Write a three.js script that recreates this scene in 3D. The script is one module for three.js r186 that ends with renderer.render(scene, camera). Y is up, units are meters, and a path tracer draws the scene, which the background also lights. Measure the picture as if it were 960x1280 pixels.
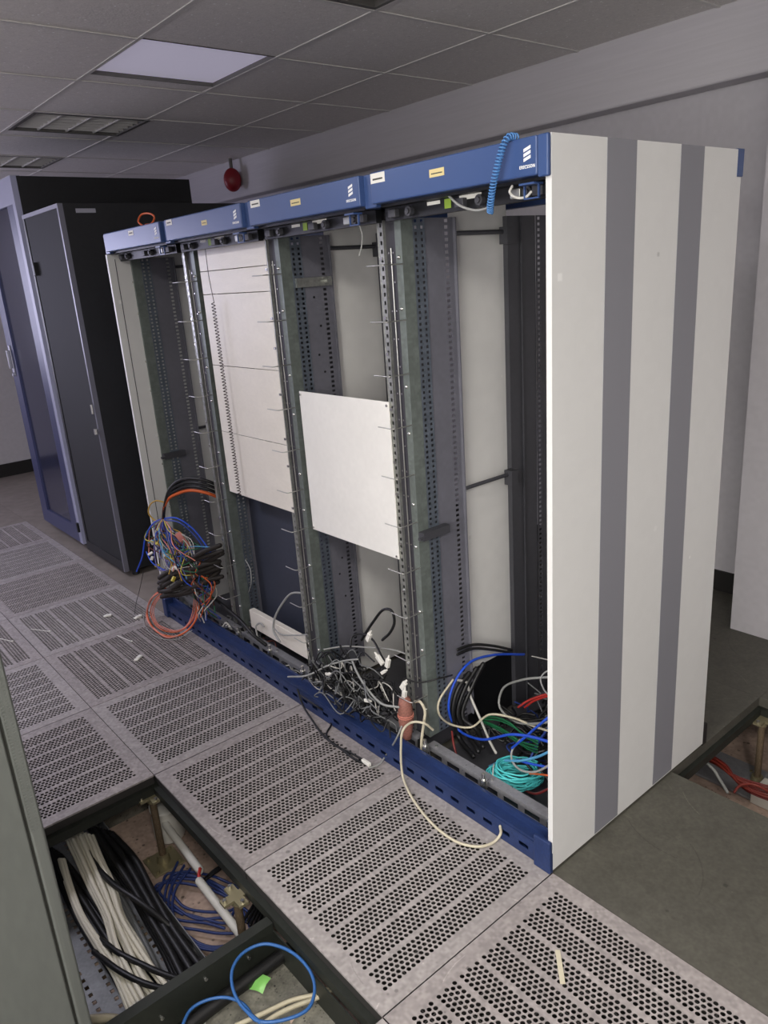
import * as THREE from 'three';
import { mergeGeometries } from 'three/addons/utils/BufferGeometryUtils.js';
import { RoundedBoxGeometry } from 'three/addons/geometries/RoundedBoxGeometry.js';
import { RectAreaLightUniformsLib } from 'three/addons/lights/RectAreaLightUniformsLib.js';
import { FontLoader } from 'three/addons/loaders/FontLoader.js';
import { TextGeometry } from 'three/addons/geometries/TextGeometry.js';

// ---------------------------------------------------------------- camera, light, exposure
const scene = new THREE.Scene();
scene.background = new THREE.Color(0x050505);
const camera = new THREE.PerspectiveCamera(68.27, 960 / 1280, 0.05, 60);
{
  const right = new THREE.Vector3(0.64520827, -0.06849997, -0.76092972);
  const up = new THREE.Vector3(-0.18768705, 0.95124044, -0.24477579);
  const back = new THREE.Vector3(0.74059426, 0.30074802, 0.60089164);
  camera.setRotationFromMatrix(new THREE.Matrix4().makeBasis(right, up, back));
  camera.position.set(1.02717, 1.56155, 1.32601);
}
const renderer = new THREE.WebGLRenderer({ antialias: true });
renderer.toneMapping = THREE.LinearToneMapping;
renderer.toneMappingExposure = .93;
renderer.shadowMap.enabled = true;
RectAreaLightUniformsLib.init();
const HC = 2.45;                       // ceiling height
// lit ceiling panels of the aisle, all behind or beside the camera: [x, z, colour, power]
const LIT = [
  [0.15, 1.6, 0xfffaf3, 20],
  [1.9, 1.6, 0xfffaf3, 54],
  [-2.6, 1.6, 0xf1efff, 30],
];
// windows outside the picture, the front one added for fill: [wall, centre along it, width, y0, y1, colour, power]
const WINDOWS = [
  ['front', 1.2, 2.8, .95, 2.2, 0xfffcf8, 7],  // unseen window behind the camera, added as frontal fill light
  ['left', 1.75, 1.6, .95, 2.2, 0xe2e0ff, 6.5],
];

// ---------------------------------------------------------------- helpers
let seed = 7;
const rnd = () => { seed = (seed * 1664525 + 1013904223) >>> 0; return seed / 4294967296; };
const rr = (a, b) => a + (b - a) * rnd();
const used = {};
function numbered(n) { const k = used[n] = (used[n] ?? -1) + 1; return k ? n + '_' + String(k).padStart(3, '0') : n; }
function box(x0, x1, y0, y1, z0, z1) {
  const w = x1 - x0, h = y1 - y0, d = z1 - z0;
  const g = new THREE.BoxGeometry(w, h, d);
  const uv = g.attributes.uv, n = g.attributes.normal;
  for (let i = 0; i < uv.count; i++) {
    const ax = Math.abs(n.getX(i)) > .5 ? [d, h] : Math.abs(n.getY(i)) > .5 ? [w, d] : [w, h];
    uv.setXY(i, uv.getX(i) * ax[0], uv.getY(i) * ax[1]);
  }
  g.translate((x0 + x1) / 2, (y0 + y1) / 2, (z0 + z1) / 2);
  return g;
}
function rbox(x0, x1, y0, y1, z0, z1, r = .003, s = 2) {
  const g = new RoundedBoxGeometry(x1 - x0, y1 - y0, z1 - z0, s, r);
  g.translate((x0 + x1) / 2, (y0 + y1) / 2, (z0 + z1) / 2);
  return g.index ? g : g;
}
function cyl(r0, r1, h, x, y, z, axis = 'y', seg = 12) {
  const g = new THREE.CylinderGeometry(r0, r1, h, seg);
  if (axis === 'x') g.rotateZ(Math.PI / 2);
  if (axis === 'z') g.rotateX(Math.PI / 2);
  g.translate(x, y, z);
  return g;
}
function tube(flat, r, closed = false, seg = 6, per = 6) {
  const pts = [];
  for (let i = 0; i < flat.length; i += 3) pts.push(new THREE.Vector3(flat[i], flat[i + 1], flat[i + 2]));
  const c = new THREE.CatmullRomCurve3(pts, closed, 'centripetal');
  const g = new THREE.TubeGeometry(c, Math.max(4, pts.length * per), r, seg, closed);
  if (closed) return g;
  // round off both ends with small caps
  const caps = [g];
  for (const t of [0, 1]) {
    const p = c.getPoint(t), s = new THREE.SphereGeometry(r, 6, 4);
    s.translate(p.x, p.y, p.z); caps.push(s);
  }
  return merge(caps);
}
function merge(list) {
  if (list.length === 1) return list[0];
  return mergeGeometries(list.map(g => {
    const q = g.index ? g.toNonIndexed() : g;
    for (const k of Object.keys(q.attributes)) if (!['position', 'normal', 'uv'].includes(k)) q.deleteAttribute(k);
    return q;
  }));
}
function obj(name, geos, mat, parent) {
  const m = new THREE.Mesh(merge(Array.isArray(geos) ? geos : [geos]), mat);
  m.castShadow = m.receiveShadow = true;
  m.name = parent ? name : numbered(name);
  (parent || scene).add(m);
  return m;
}
function tag(o, label, category, group, kind) {
  o.userData.label = label; o.userData.category = category;
  if (group) o.userData.group = group;
  if (kind) o.userData.kind = kind;
  return o;
}
function thing(name, label, category, pos = [0, 0, 0], group, kind) {
  const g = new THREE.Group();
  g.name = numbered(name); g.position.set(...pos); scene.add(g);
  return tag(g, label, category, group, kind);
}
// a sheet in the xy plane (facing +z, thickness t behind it) with nx * ny rectangular holes
function holeSheet(w, h, nx, ny, fx, fy, t = .0015) {
  const P = [], N = [], U = [];
  const quad = (a, b, c, d, n) => { for (const p of [a, b, c, a, c, d]) { P.push(...p); N.push(...n); U.push(p[0], p[1]); } };
  const cw = w / nx, ch = h / ny, hx = cw * fx / 2, hy = ch * fy / 2;
  for (let i = 0; i < nx; i++) for (let j = 0; j < ny; j++) {
    const x0 = i * cw, x1 = x0 + cw, y0 = j * ch, y1 = y0 + ch, cx = x0 + cw / 2, cy = y0 + ch / 2;
    const a = cx - hx, b = cx + hx, c = cy - hy, d = cy + hy, f = [0, 0, 1];
    quad([x0, y0, 0], [x1, y0, 0], [x1, c, 0], [x0, c, 0], f);
    quad([x0, d, 0], [x1, d, 0], [x1, y1, 0], [x0, y1, 0], f);
    quad([x0, c, 0], [a, c, 0], [a, d, 0], [x0, d, 0], f);
    quad([b, c, 0], [x1, c, 0], [x1, d, 0], [b, d, 0], f);
    quad([a, c, 0], [b, c, 0], [b, c, -t], [a, c, -t], [0, 1, 0]);
    quad([a, d, -t], [b, d, -t], [b, d, 0], [a, d, 0], [0, -1, 0]);
    quad([a, c, -t], [a, d, -t], [a, d, 0], [a, c, 0], [1, 0, 0]);
    quad([b, c, 0], [b, d, 0], [b, d, -t], [b, c, -t], [-1, 0, 0]);
  }
  const g = new THREE.BufferGeometry();
  g.setAttribute('position', new THREE.Float32BufferAttribute(P, 3));
  g.setAttribute('normal', new THREE.Float32BufferAttribute(N, 3));
  g.setAttribute('uv', new THREE.Float32BufferAttribute(U, 2));
  return g;
}
// ---------------------------------------------------------------- procedural textures
function valueNoise(n, cells, sd) {
  let s = sd; const r = () => { s = (s * 1664525 + 1013904223) >>> 0; return s / 4294967296; };
  const gr = new Float32Array(cells * cells); for (let i = 0; i < gr.length; i++) gr[i] = r();
  const out = new Float32Array(n * n);
  for (let y = 0; y < n; y++) for (let x = 0; x < n; x++) {
    const fx = x / n * cells, fy = y / n * cells, ix = Math.floor(fx), iy = Math.floor(fy);
    let u = fx - ix, v = fy - iy; u = u * u * (3 - 2 * u); v = v * v * (3 - 2 * v);
    const g = (a, b) => gr[((b % cells) * cells) + (a % cells)];
    out[y * n + x] = (g(ix, iy) * (1 - u) + g(ix + 1, iy) * u) * (1 - v) + (g(ix, iy + 1) * (1 - u) + g(ix + 1, iy + 1) * u) * v;
  }
  return out;
}
// mottled colour: base sRGB, spread, octaves [[cells, weight]...], dark specks
function mottle(base, spread, oct, sd, { n = 512, size = 1, specks = 0, speckTone = .5, streaks = 0 } = {}) {
  const f = new Float32Array(n * n);
  oct.forEach(([c, w], i) => { const v = valueNoise(n, c, sd + i * 101); for (let k = 0; k < f.length; k++) f[k] += (v[k] - .5) * 2 * w; });
  let s = sd + 5; const r = () => { s = (s * 1664525 + 1013904223) >>> 0; return s / 4294967296; };
  const mul = new Float32Array(n * n).fill(1);
  for (let k = 0; k < specks; k++) {
    const cx = r() * n, cy = r() * n, R = 1 + r() * 2.5, t = speckTone + r() * .4;
    for (let y = -3; y <= 3; y++) for (let x = -3; x <= 3; x++) if (x * x + y * y < R * R)
      mul[((cy + y + n | 0) % n) * n + ((cx + x + n | 0) % n)] *= t;
  }
  for (let k = 0; k < streaks; k++) {
    let x = r() * n, y = r() * n; const a = r() * 6.28, L = 20 + r() * 70, t = .78 + r() * .5;
    for (let q = 0; q < L; q++) { mul[((y + n * 4 | 0) % n) * n + ((x + n * 4 | 0) % n)] *= t; x += Math.cos(a + q * .01); y += Math.sin(a + q * .01); }
  }
  const d = new Uint8Array(n * n * 4);
  for (let k = 0; k < n * n; k++) {
    const m = (1 + f[k] * spread) * mul[k];
    for (let c = 0; c < 3; c++) d[k * 4 + c] = Math.max(0, Math.min(255, base[c] * m));
    d[k * 4 + 3] = 255;
  }
  const t = new THREE.DataTexture(d, n, n);
  t.wrapS = t.wrapT = THREE.RepeatWrapping; t.magFilter = THREE.LinearFilter; t.minFilter = THREE.LinearMipmapLinearFilter;
  t.generateMipmaps = true; t.colorSpace = THREE.SRGBColorSpace; t.repeat.set(1 / size, 1 / size); t.needsUpdate = true;
  return t;
}
function bumpTex(oct, sd, size, n = 256) {
  const t = mottle([128, 128, 128], .9, oct, sd, { n, size }); t.colorSpace = THREE.NoColorSpace; return t;
}
const std = (o) => new THREE.MeshStandardMaterial(o);
const lin = (r, g, b) => new THREE.Color().setRGB(r, g, b);
const M = {
  tile: std({ map: mottle([160, 154, 152], .1, [[4, .3], [48, .4], [128, .8]], 11, { size: .9, specks: 160, speckTone: .78, streaks: 18 }), roughness: .62, metalness: .0 }),
  tile2: std({ map: mottle([155, 148, 146], .11, [[4, .35], [44, .4], [128, .8]], 37, { size: .9, specks: 220, speckTone: .76, streaks: 22 }), roughness: .62 }),
  vinyl: std({ map: mottle([84, 82, 74], .1, [[5, .4], [26, .4], [90, .5], [200, .6]], 53, { size: 1.1, specks: 60, speckTone: .75, streaks: 40 }), roughness: .55 }),
  farFloor: std({ map: mottle([128, 120, 112], .1, [[4, .5], [30, .5]], 59, { size: 1.2 }), roughness: .7 }),
  slab: std({ map: mottle([172, 150, 136], .14, [[5, .6], [20, .5], [80, .5]], 71, { size: .8, specks: 420, speckTone: .6, streaks: 12 }), roughness: .9 }),
  wall: std({ map: mottle([194, 191, 195], .025, [[6, .4], [90, .6]], 83, { size: 1.6 }), roughness: .85 }),
  ceil: std({ map: mottle([226, 222, 218], .03, [[40, .5], [128, .8]], 91, { size: .6, specks: 200, speckTone: .88 }), roughness: .95, bumpMap: bumpTex([[60, 1]], 92, .3), bumpScale: .0004 }),
  tbar: std({ color: 0xd6d3cf, roughness: .5 }),
  base: std({ color: 0x1d1b1a, roughness: .6 }),
  white: std({ map: mottle([222, 222, 220], .012, [[5, .6], [60, .4]], 97, { size: 1.6, specks: 7, speckTone: .85 }), roughness: .45 }),
  panel: std({ map: mottle([242, 240, 235], .02, [[4, .6], [30, .4]], 99, { size: .8 }), roughness: .4 }),
  panelWarm: std({ map: mottle([240, 234, 222], .02, [[4, .6], [30, .4]], 103, { size: .8 }), roughness: .4 }),
  stripe: std({ color: 0x84848b, roughness: .5 }),
  divider: std({ map: mottle([222, 221, 217], .03, [[4, .6], [40, .4]], 107, { size: 1.3, specks: 10, speckTone: .85 }), roughness: .42 }),
  blue: std({ color: lin(.042, .082, .22), roughness: .34 }),
  plinth: std({ map: mottle([35, 53, 97], .12, [[8, .6], [60, .5]], 109, { size: .5, specks: 200, speckTone: .7 }), roughness: .45 }),
  grey: std({ map: mottle([108, 108, 117], .05, [[6, .5], [50, .5]], 113, { size: .6 }), roughness: .5 }),
  greyD: std({ map: mottle([66, 66, 71], .06, [[6, .5], [50, .5]], 127, { size: .6 }), roughness: .5 }),
  beam: std({ map: mottle([150, 150, 154], .08, [[8, .5], [60, .5]], 131, { size: .4, specks: 80 }), roughness: .45, metalness: .3 }),
  galv: std({ map: mottle([176, 178, 172], .12, [[18, .6], [60, .5]], 137, { size: .35 }), roughness: .36, metalness: .75 }),
  galvGreen: std({ map: mottle([118, 126, 121], .1, [[14, .6], [50, .5]], 139, { size: .35 }), roughness: .45, metalness: .35 }),
  strip: std({ map: mottle([112, 121, 132], .1, [[18, .6], [60, .5]], 141, { size: .35 }), roughness: .42, metalness: .55 }),
  navy: std({ map: mottle([60, 64, 78], .05, [[6, .5], [50, .5]], 128, { size: .6 }), roughness: .42 }),
  edge: std({ color: 0x74747e, roughness: .4, metalness: .3 }),
  channel: std({ color: 0x45444a, roughness: .5, metalness: .3 }),
  rib: std({ color: 0x2c2a28, roughness: .7 }),  // dark tone chosen so the tile holes read dark
  zinc: std({ color: 0xd8d8d4, roughness: .25, metalness: .95 }),
  wire: std({ color: 0xc8c8c2, roughness: .3, metalness: .9 }),
  black: std({ color: 0x111214, roughness: .45 }),
  blackSide: std({ map: mottle([27, 28, 30], .12, [[6, .5], [80, .6]], 149, { size: .8 }), roughness: .5 }),
  blackMesh: std({ color: 0x17181a, roughness: .75 }),
  silver: std({ color: 0xa9a9b4, roughness: .4, metalness: .4 }),
  doorBlue: std({ color: 0x3a3f63, roughness: .35 }),
  doorFrame: std({ color: 0x9a9cb4, roughness: .4 }),
  glassBlue: new THREE.MeshPhysicalMaterial({ color: 0x55597a, roughness: .12, transmission: .7, thickness: 0, ior: 1.45 }),
  cabinet: std({ map: mottle([94, 97, 93], .05, [[5, .5], [60, .5]], 151, { size: .8 }), roughness: .5 }),
  rubber: std({ color: 0x23241f, roughness: .8 }),
  diffuser: std({ color: 0xe6e3ee, roughness: .5 }),
  dimPanel: std({ color: 0xe6e3ee, roughness: .5, emissive: 0xdcd6f0, emissiveIntensity: .3 }),  // slight emission lifts the diffuser above the ceiling tone
  louvre: std({ color: 0xdcdad6, roughness: .35, metalness: .2 }),
  lampBody: std({ color: 0x63615d, roughness: .6 }),
  red: std({ color: 0x8a1a24, roughness: .4 }),
  trough: std({ map: mottle([40, 43, 38], .12, [[6, .5], [40, .5]], 157, { size: .4 }), roughness: .5, metalness: .2 }),
  troughBase: std({ map: mottle([112, 110, 100], .2, [[6, .6], [24, .6], [90, .4]], 163, { size: .4, specks: 500, speckTone: .5 }), roughness: .75 }),
  trayMetal: std({ map: mottle([140, 142, 144], .1, [[10, .6], [50, .5]], 167, { size: .3 }), roughness: .45, metalness: .5 }),
  rust: std({ map: mottle([120, 104, 84], .2, [[10, .6], [50, .5]], 173, { size: .15 }), roughness: .6, metalness: .5 }),
  brass: std({ color: 0x9c9476, roughness: .45, metalness: .6 }),
  sticker: std({ color: 0xe9e7df, roughness: .6 }),
  stickerY: std({ color: 0xdccb92, roughness: .6 }),
  stickerG: std({ color: 0x8fae3a, roughness: .6 }),
  stickerNeon: std({ color: 0x7fbf62, roughness: .35 }),
  tape: std({ map: mottle([150, 100, 88], .2, [[8, .6], [40, .5]], 179, { size: .1 }), roughness: .6 }),
  ink: std({ color: 0x4a4a44, roughness: .7 }),
  logo: std({ color: 0xf2f2f2, roughness: .5 }),
  brown: std({ color: 0x3a2c24, roughness: .7 }),
};
const cableMat = (c, r = .45) => std({ color: c, roughness: r });
Object.assign(M, {
  cBlue: cableMat(0x2250c8), cBlueD: cableMat(0x2a4390), cSky: cableMat(0x5aa2cc), cCoil: cableMat(0x4f83bd), cNavy: cableMat(0x2b3a6e), cAzure: cableMat(0x2f5f9c),
  cGrey: cableMat(0x9a9b98), cGrey2: cableMat(0x77797a), cLight: cableMat(0xc9c7c0), cCream: cableMat(0xcdc5ad), cCream2: cableMat(0xb5ad95),
  cWhite: cableMat(0xd8d3c2), cGreen: cableMat(0x1f6a44), cAqua: cableMat(0x4fc3c4), cOrange: cableMat(0xd8642e), cOrangeR: cableMat(0x74291f), cSleeve: cableMat(0x2a2521, .7), cSalmon: cableMat(0xd98a78),
  cRed: cableMat(0xb5302a), cRedD: cableMat(0x6e201e), cBlack: cableMat(0x161617), cOchre: cableMat(0xb8922e), cYellow: cableMat(0xd0c050), cBrown: cableMat(0x6a3424), cViolet: cableMat(0x7c74b0), cPipe: cableMat(0xd6d4cc, .4),
});

// ---------------------------------------------------------------- the room
const XL = -6.52, XR = 3.4, ZB = -2.0, ZF = 3.4, YS = -0.34;
function structure(name, geos, mat, label, category) { return tag(obj(name, geos, mat), label, category, null, 'structure'); }
structure('wall_back', box(XL - .2, XR + .2, YS, HC + .3, ZB - .15, ZB), M.wall, 'long pale grey wall behind the racks', 'wall');
structure('wall_bulkhead', rbox(XL, XR, 2.185, HC + .1, ZB, -1.88, .012), M.wall, 'shallow plastered bulkhead along the top of the back wall', 'wall');
structure('wall_pillar', box(-.33, .45, 0, HC, ZB, -1.65), M.wall, 'plain pale pillar standing out from the back wall', 'pillar');
// walls with window openings
function windowWall(name, label, geoFor, side) {
  const ws = WINDOWS.filter(w => w[0] === side), lo = side === 'front' ? XL - .2 : ZB, hi = side === 'front' ? XR + .2 : ZF;
  const g = []; let u = lo;
  for (const [, c, w, y0, y1] of ws) { g.push(geoFor(u, c - w / 2, YS, HC + .3), geoFor(c - w / 2, c + w / 2, YS, y0), geoFor(c - w / 2, c + w / 2, y1, HC + .3)); u = c + w / 2; }
  g.push(geoFor(u, hi, YS, HC + .3));
  structure(name, g, M.wall, label, 'wall');
}
windowWall('wall_left', 'far end wall beyond the black cabinets', (a, b, c, d) => box(XL - .15, XL, c, d, a, b), 'left');
windowWall('wall_front', 'wall behind the photographer', (a, b, c, d) => box(a, b, c, d, ZF, ZF + .15), 'front');
structure('wall_right', box(XR, XR + .15, YS, HC + .3, ZB, ZF), M.wall, 'end wall to the right, outside the picture', 'wall');
WINDOWS.forEach(([side, c, w, y0, y1, col, power], i) => {
  const t = thing('window_' + (i + 1), side === 'front' ? 'added frosted window behind the photographer giving front fill' : 'frosted window in the far end wall', 'window', side === 'front' ? [c, y0, ZF + .06] : [XL - .06, y0, c], null, 'structure');
  if (side === 'left') t.rotation.y = Math.PI / 2; else t.rotation.y = Math.PI;   // local +z looks into the room
  const h = y1 - y0, f = .05;
  obj('window_frame', [box(-w / 2, w / 2, 0, f, -.03, .03), box(-w / 2, w / 2, h - f, h, -.03, .03), box(-w / 2, -w / 2 + f, f, h - f, -.03, .03), box(w / 2 - f, w / 2, f, h - f, -.03, .03), box(-.02, .02, f, h - f, -.03, .03)], M.silver, t);
  for (const s of [-1, 1]) obj('pane', box(s < 0 ? -w / 2 + f : .02, s < 0 ? -.02 : w / 2 - f, f, h - f, -.006, .0), std({ color: 0xffffff, emissive: col, emissiveIntensity: power * .5, roughness: .4 }), t);
  const l = new THREE.RectAreaLight(col, power, w - .12, h - .12); l.position.set(0, h / 2, .035); l.rotation.y = Math.PI; t.add(l);
});
structure('baseboard_back', [box(XL, -.33, 0, .1, ZB, ZB + .012), box(.45, XR, 0, .1, ZB, ZB + .012)], M.base, 'dark skirting along the foot of the back wall', 'skirting');
structure('baseboard_left', box(XL, XL + .012, 0, .12, ZB + .012, ZF), M.base, 'dark skirting along the foot of the far wall', 'skirting');
structure('floor_slab', box(XL - .2, XR + .2, YS - .1, YS, ZB - .15, ZF + .15), M.slab, 'pinkish concrete slab under the raised floor', 'floor');

// raised floor -----------------------------------------------------------
function perfTile(seg) {
  const P = [], N = [], U = [];
  const T = (a, b, c, n) => { for (const p of [a, b, c]) { P.push(...p); N.push(...n); U.push(p[0] + .3, p[2] + .3); } };
  const upq = (x0, x1, z0, z1, y = 0) => { const n = [0, 1, 0]; T([x0, y, z0], [x0, y, z1], [x1, y, z1], n); T([x0, y, z0], [x1, y, z1], [x1, y, z0], n); };
  const S = .2985, p = .0147, rp = .0126, R = .0057, th = .002, NH = 35, L = NH * p, gap = .012, D = 7 * 5 * rp + 6 * gap;
  const x0 = -L / 2, z0 = -D / 2;
  upq(-S, S, -S, z0); upq(-S, S, -z0, S); upq(-S, x0, z0, -z0); upq(-x0, S, z0, -z0);
  const ring = [];
  for (let k = 0; k < seg; k++) {
    const a = k / seg * 2 * Math.PI; let c = Math.cos(a), s = Math.sin(a);
    let ox = Math.abs(c) > Math.abs(s) ? Math.sign(c) : c / Math.abs(s), oz = Math.abs(s) > Math.abs(c) ? Math.sign(s) : s / Math.abs(c);
    if (seg === 12) { if (k % 3 === 1 && k % 2 === 1 || k % 3 === 1) { ox = Math.sign(c); oz = Math.sign(s); } }
    if (Math.abs(ox) > .98) ox = Math.sign(ox); if (Math.abs(oz) > .98) oz = Math.sign(oz);
    ring.push([c, s, ox, oz]);
  }
  const cell = (cx, cz) => {
    for (let k = 0; k < seg; k++) {
      const a = ring[k], b = ring[(k + 1) % seg];
      const ia = [cx + a[0] * R, 0, cz + a[1] * R], ib = [cx + b[0] * R, 0, cz + b[1] * R];
      const oa = [cx + a[2] * p / 2, 0, cz + a[3] * rp / 2], ob = [cx + b[2] * p / 2, 0, cz + b[3] * rp / 2];
      T(ia, ib, oa, [0, 1, 0]); T(oa, ib, ob, [0, 1, 0]);
      const la = [ia[0], -th, ia[2]], lb = [ib[0], -th, ib[2]], n = [-(a[0] + b[0]) / 2, 0, -(a[1] + b[1]) / 2];
      T(ia, la, ib, n); T(ib, la, lb, n);
    }
  };
  let z = z0;
  for (let s = 0; s < 7; s++) {
    for (let r = 0; r < 5; r++) {
      const odd = r % 2, cz = z + rp / 2;
      if (odd) { upq(x0, x0 + p / 2, z, z + rp); upq(-x0 - p / 2, -x0, z, z + rp); }
      for (let i = 0; i < NH - odd; i++) cell(x0 + (i + .5 + odd / 2) * p, cz);
      z += rp;
    }
    if (s < 6) { upq(x0, -x0, z, z + gap); z += gap; }
  }
  // folded rim
  for (const [a, b, c, d, n] of [[-S, S, S, S, [0, 0, 1]], [-S, -S, S, -S, [0, 0, -1]], [S, S, S, -S, [1, 0, 0]], [-S, -S, -S, S, [-1, 0, 0]]]) {
    const A = [a, 0, b], B = [c, 0, d], C = [c, -.006, d], E = [a, -.006, b]; T(A, E, C, n); T(A, C, B, n);
  }
  const g = new THREE.BufferGeometry();
  g.setAttribute('position', new THREE.Float32BufferAttribute(P, 3));
  g.setAttribute('normal', new THREE.Float32BufferAttribute(N, 3));
  g.setAttribute('uv', new THREE.Float32BufferAttribute(U, 2));
  return g;
}
const floor = thing('floor', 'raised floor of perforated metal tiles and dark vinyl tiles', 'floor', [0, 0, 0], null, 'structure');
const ribs = [];  // unseen dark rib grid added under the tiles to block light in the holes
for (let k = 0; k <= 14; k++) { const z = -.2625 + k * .0375, t = k % 2 ? .0008 : .003; ribs.push(box(-.28, .28, -.052, -.0022, z - t, z + t)); }
for (let k = 0; k <= 14; k++) { const x = -.266 + k * .038; ribs.push(box(x - .0008, x + .0008, -.052, -.0022, -.27, .27)); }
ribs.push(box(-.297, .297, -.034, -.006, .292, .297), box(-.297, .297, -.034, -.006, -.297, -.292), box(-.297, -.292, -.034, -.006, -.292, .292), box(.292, .297, -.034, -.006, -.292, .292));
const shadingRibs = merge(ribs);
const perfNear = perfTile(12), perfFar = perfTile(8);
const solidTile = box(-.2996, .2996, -.034, 0, -.2996, .2996);
const perfDir = { '0,0': 'x', '-1,0': 'z', '-2,0': 'z', '-3,0': 'z', '-4,0': 'x', '-5,0': 'x', '-6,0': 'z', '-7,0': 'z', '-8,0': 'x', '1,0': 'x', '-3,1': 'z', '-4,1': 'z', '-5,1': 'x', '-6,1': 'z', '-7,1': 'x', '-8,1': 'x', '0,1': 'z' };
const holesInFloor = new Set(['-1,1', '-2,1', '0,-2']);
for (let c = -11; c <= 5; c++) for (let r = -4; r <= 5; r++) {
  const key = c + ',' + r; if (holesInFloor.has(key)) continue;
  const cx = .6 * c + .3, cz = .6 * r + .3, d = perfDir[key];
  let m;
  if (d) {
    m = new THREE.Mesh(c >= -3 ? perfNear : perfFar, (c + r) % 2 ? M.tile : M.tile2);
    const rb = new THREE.Mesh(shadingRibs, M.rib); rb.name = 'shading_ribs'; m.add(rb);
    m.name = 'perforated_tile'; m.rotation.y = (d === 'z' ? Math.PI / 2 : 0) + (rnd() > .5 ? Math.PI : 0);
  } else {
    m = new THREE.Mesh(solidTile, c < -4 || (c < -1 && r >= 0) ? M.farFloor : M.vinyl);
    m.name = 'solid_tile'; m.rotation.y = Math.floor(rnd() * 4) * Math.PI / 2;
  }
  m.position.set(cx, d ? 0 : -.0004, cz); m.castShadow = m.receiveShadow = true; floor.add(m);
}
// stringers under the tile edges round the openings
{
  const st = (x0, x1, z0, z1) => obj('stringer', box(x0, x1, -.066, -.036, z0, z1), M.trough, floor);
  st(-1.8, .6, .585, .615); st(-1.215, -1.185, .615, 1.2); st(-.015, .015, .615, 1.185); st(-1.215, .6, 1.185, 1.215);
  st(0, .6, -.615, -.585); st(-.015, .015, -1.2, -.615); st(.585, .615, -1.2, -.615); st(0, .6, -1.215, -1.185);
}
// pedestals --------------------------------------------------------------
function pedestal(x, z, label) {
  const p = thing('floor_pedestal', label, 'pedestal', [x, YS, z], 'pedestals of the raised floor');
  const h = -YS - .07;
  obj('base_plate', [rbox(-.055, .055, 0, .006, -.055, .055, .002), cyl(.02, .024, .03, 0, .02, 0), cyl(.006, .006, .012, .04, .01, .04), cyl(.006, .006, .012, -.04, .01, -.04), cyl(.006, .006, .012, .04, .01, -.04), cyl(.006, .006, .012, -.04, .01, .04)], M.brass, p);
  obj('tube', cyl(.012, .012, h, 0, h / 2, 0, 'y', 14), M.rust, p);
  obj('head', [box(-.045, .045, h, h + .008, -.014, .014), box(-.014, .014, h + .0002, h + .0082, -.045, .045), cyl(.018, .018, .02, 0, h - .008, 0, 'y', 6)], M.brass, p);
  for (const [a, b] of [[.036, 0], [-.036, 0], [0, .036], [0, -.036]]) obj('bolt', cyl(.006, .006, .01, a, h + .012, b, 'y', 6), M.zinc, p);
}
pedestal(-1.19, .625, 'rusty floor pedestal at the far corner of the pit beside the white drum');
pedestal(-.6, .635, 'floor pedestal halfway along the pit edge beside the white pipe end');
pedestal(0, .6, 'floor pedestal at the near corner of the pit by the trough');
pedestal(-1.2, 1.2, 'floor pedestal hidden behind the grey-green cabinet');
pedestal(.03, -1.17, 'dark floor pedestal in the right floor opening behind the racks');
pedestal(.6, -.6, 'floor pedestal at the outer corner of the right floor opening');

// suspended ceiling ------------------------------------------------------
const ceiling = thing('ceiling', 'suspended ceiling of grey mineral tiles in a metal grid', 'ceiling', [0, 0, 0], null, 'structure');
obj('ceiling_slab', box(XL - .2, XR + .2, HC + .28, HC + .34, ZB - .15, ZF + .15), M.wall, ceiling);
const gx = [], gz = [];
for (let i = -9; i <= 8; i++) gx.push(-1.31 + .65 * i);
for (let j = -3; j <= 6; j++) gz.push(-.09 + .6 * j);
const fixtures = [   // x0, x1, z0, z1 of everything let into the ceiling
  [-2.49, -1.945, -.685, -.095], [-3.75, -3.275, -.72, -.1], [-5.06, -4.57, -.68, -.1], [-1.295, -.72, -.685, -.095],
  ...LIT.map(([x, z]) => [x - .3, x + .3, z - .3, z + .3]),
];
for (let i = 0; i < gx.length - 1; i++) for (let j = 0; j < gz.length - 1; j++) {
  const x0 = Math.max(gx[i], XL), x1 = Math.min(gx[i + 1], XR), z0 = Math.max(gz[j], -1.88), z1 = Math.min(gz[j + 1], ZF);
  if (x1 - x0 < .03 || z1 - z0 < .03) continue;
  let rects = [[x0 + .002, x1 - .002, z0 + .002, z1 - .002]];
  for (const [a, b, c, d] of fixtures) {
    const out = [];
    for (const [p, q, r, s] of rects) {
      if (b <= p || a >= q || d <= r || c >= s) { out.push([p, q, r, s]); continue; }
      if (a > p) out.push([p, a, r, s]); if (b < q) out.push([b, q, r, s]);
      const P = Math.max(p, a), Q = Math.min(q, b);
      if (c > r) out.push([P, Q, r, c]); if (d < s) out.push([P, Q, d, s]);
    }
    rects = out;
  }
  for (const [a, b, c, d] of rects) if (b - a > .004 && d - c > .004) obj('ceiling_tile', box(a, b, HC, HC + .018, c, d), M.ceil, ceiling);
}
for (const x of gx) if (x > XL && x < XR) {
  const cut = fixtures.filter(f => f[0] < x - .005 && f[1] > x + .005).sort((a, b) => a[2] - b[2]); let z = -1.88;
  for (const f of [...cut, [0, 0, ZF, 0]]) { if (f[2] - z > .02) obj('grid_bar', box(x - .008, x + .008, HC - .004, HC - .0004, z, f[2]), M.tbar, ceiling); z = f[3]; }
}
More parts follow.
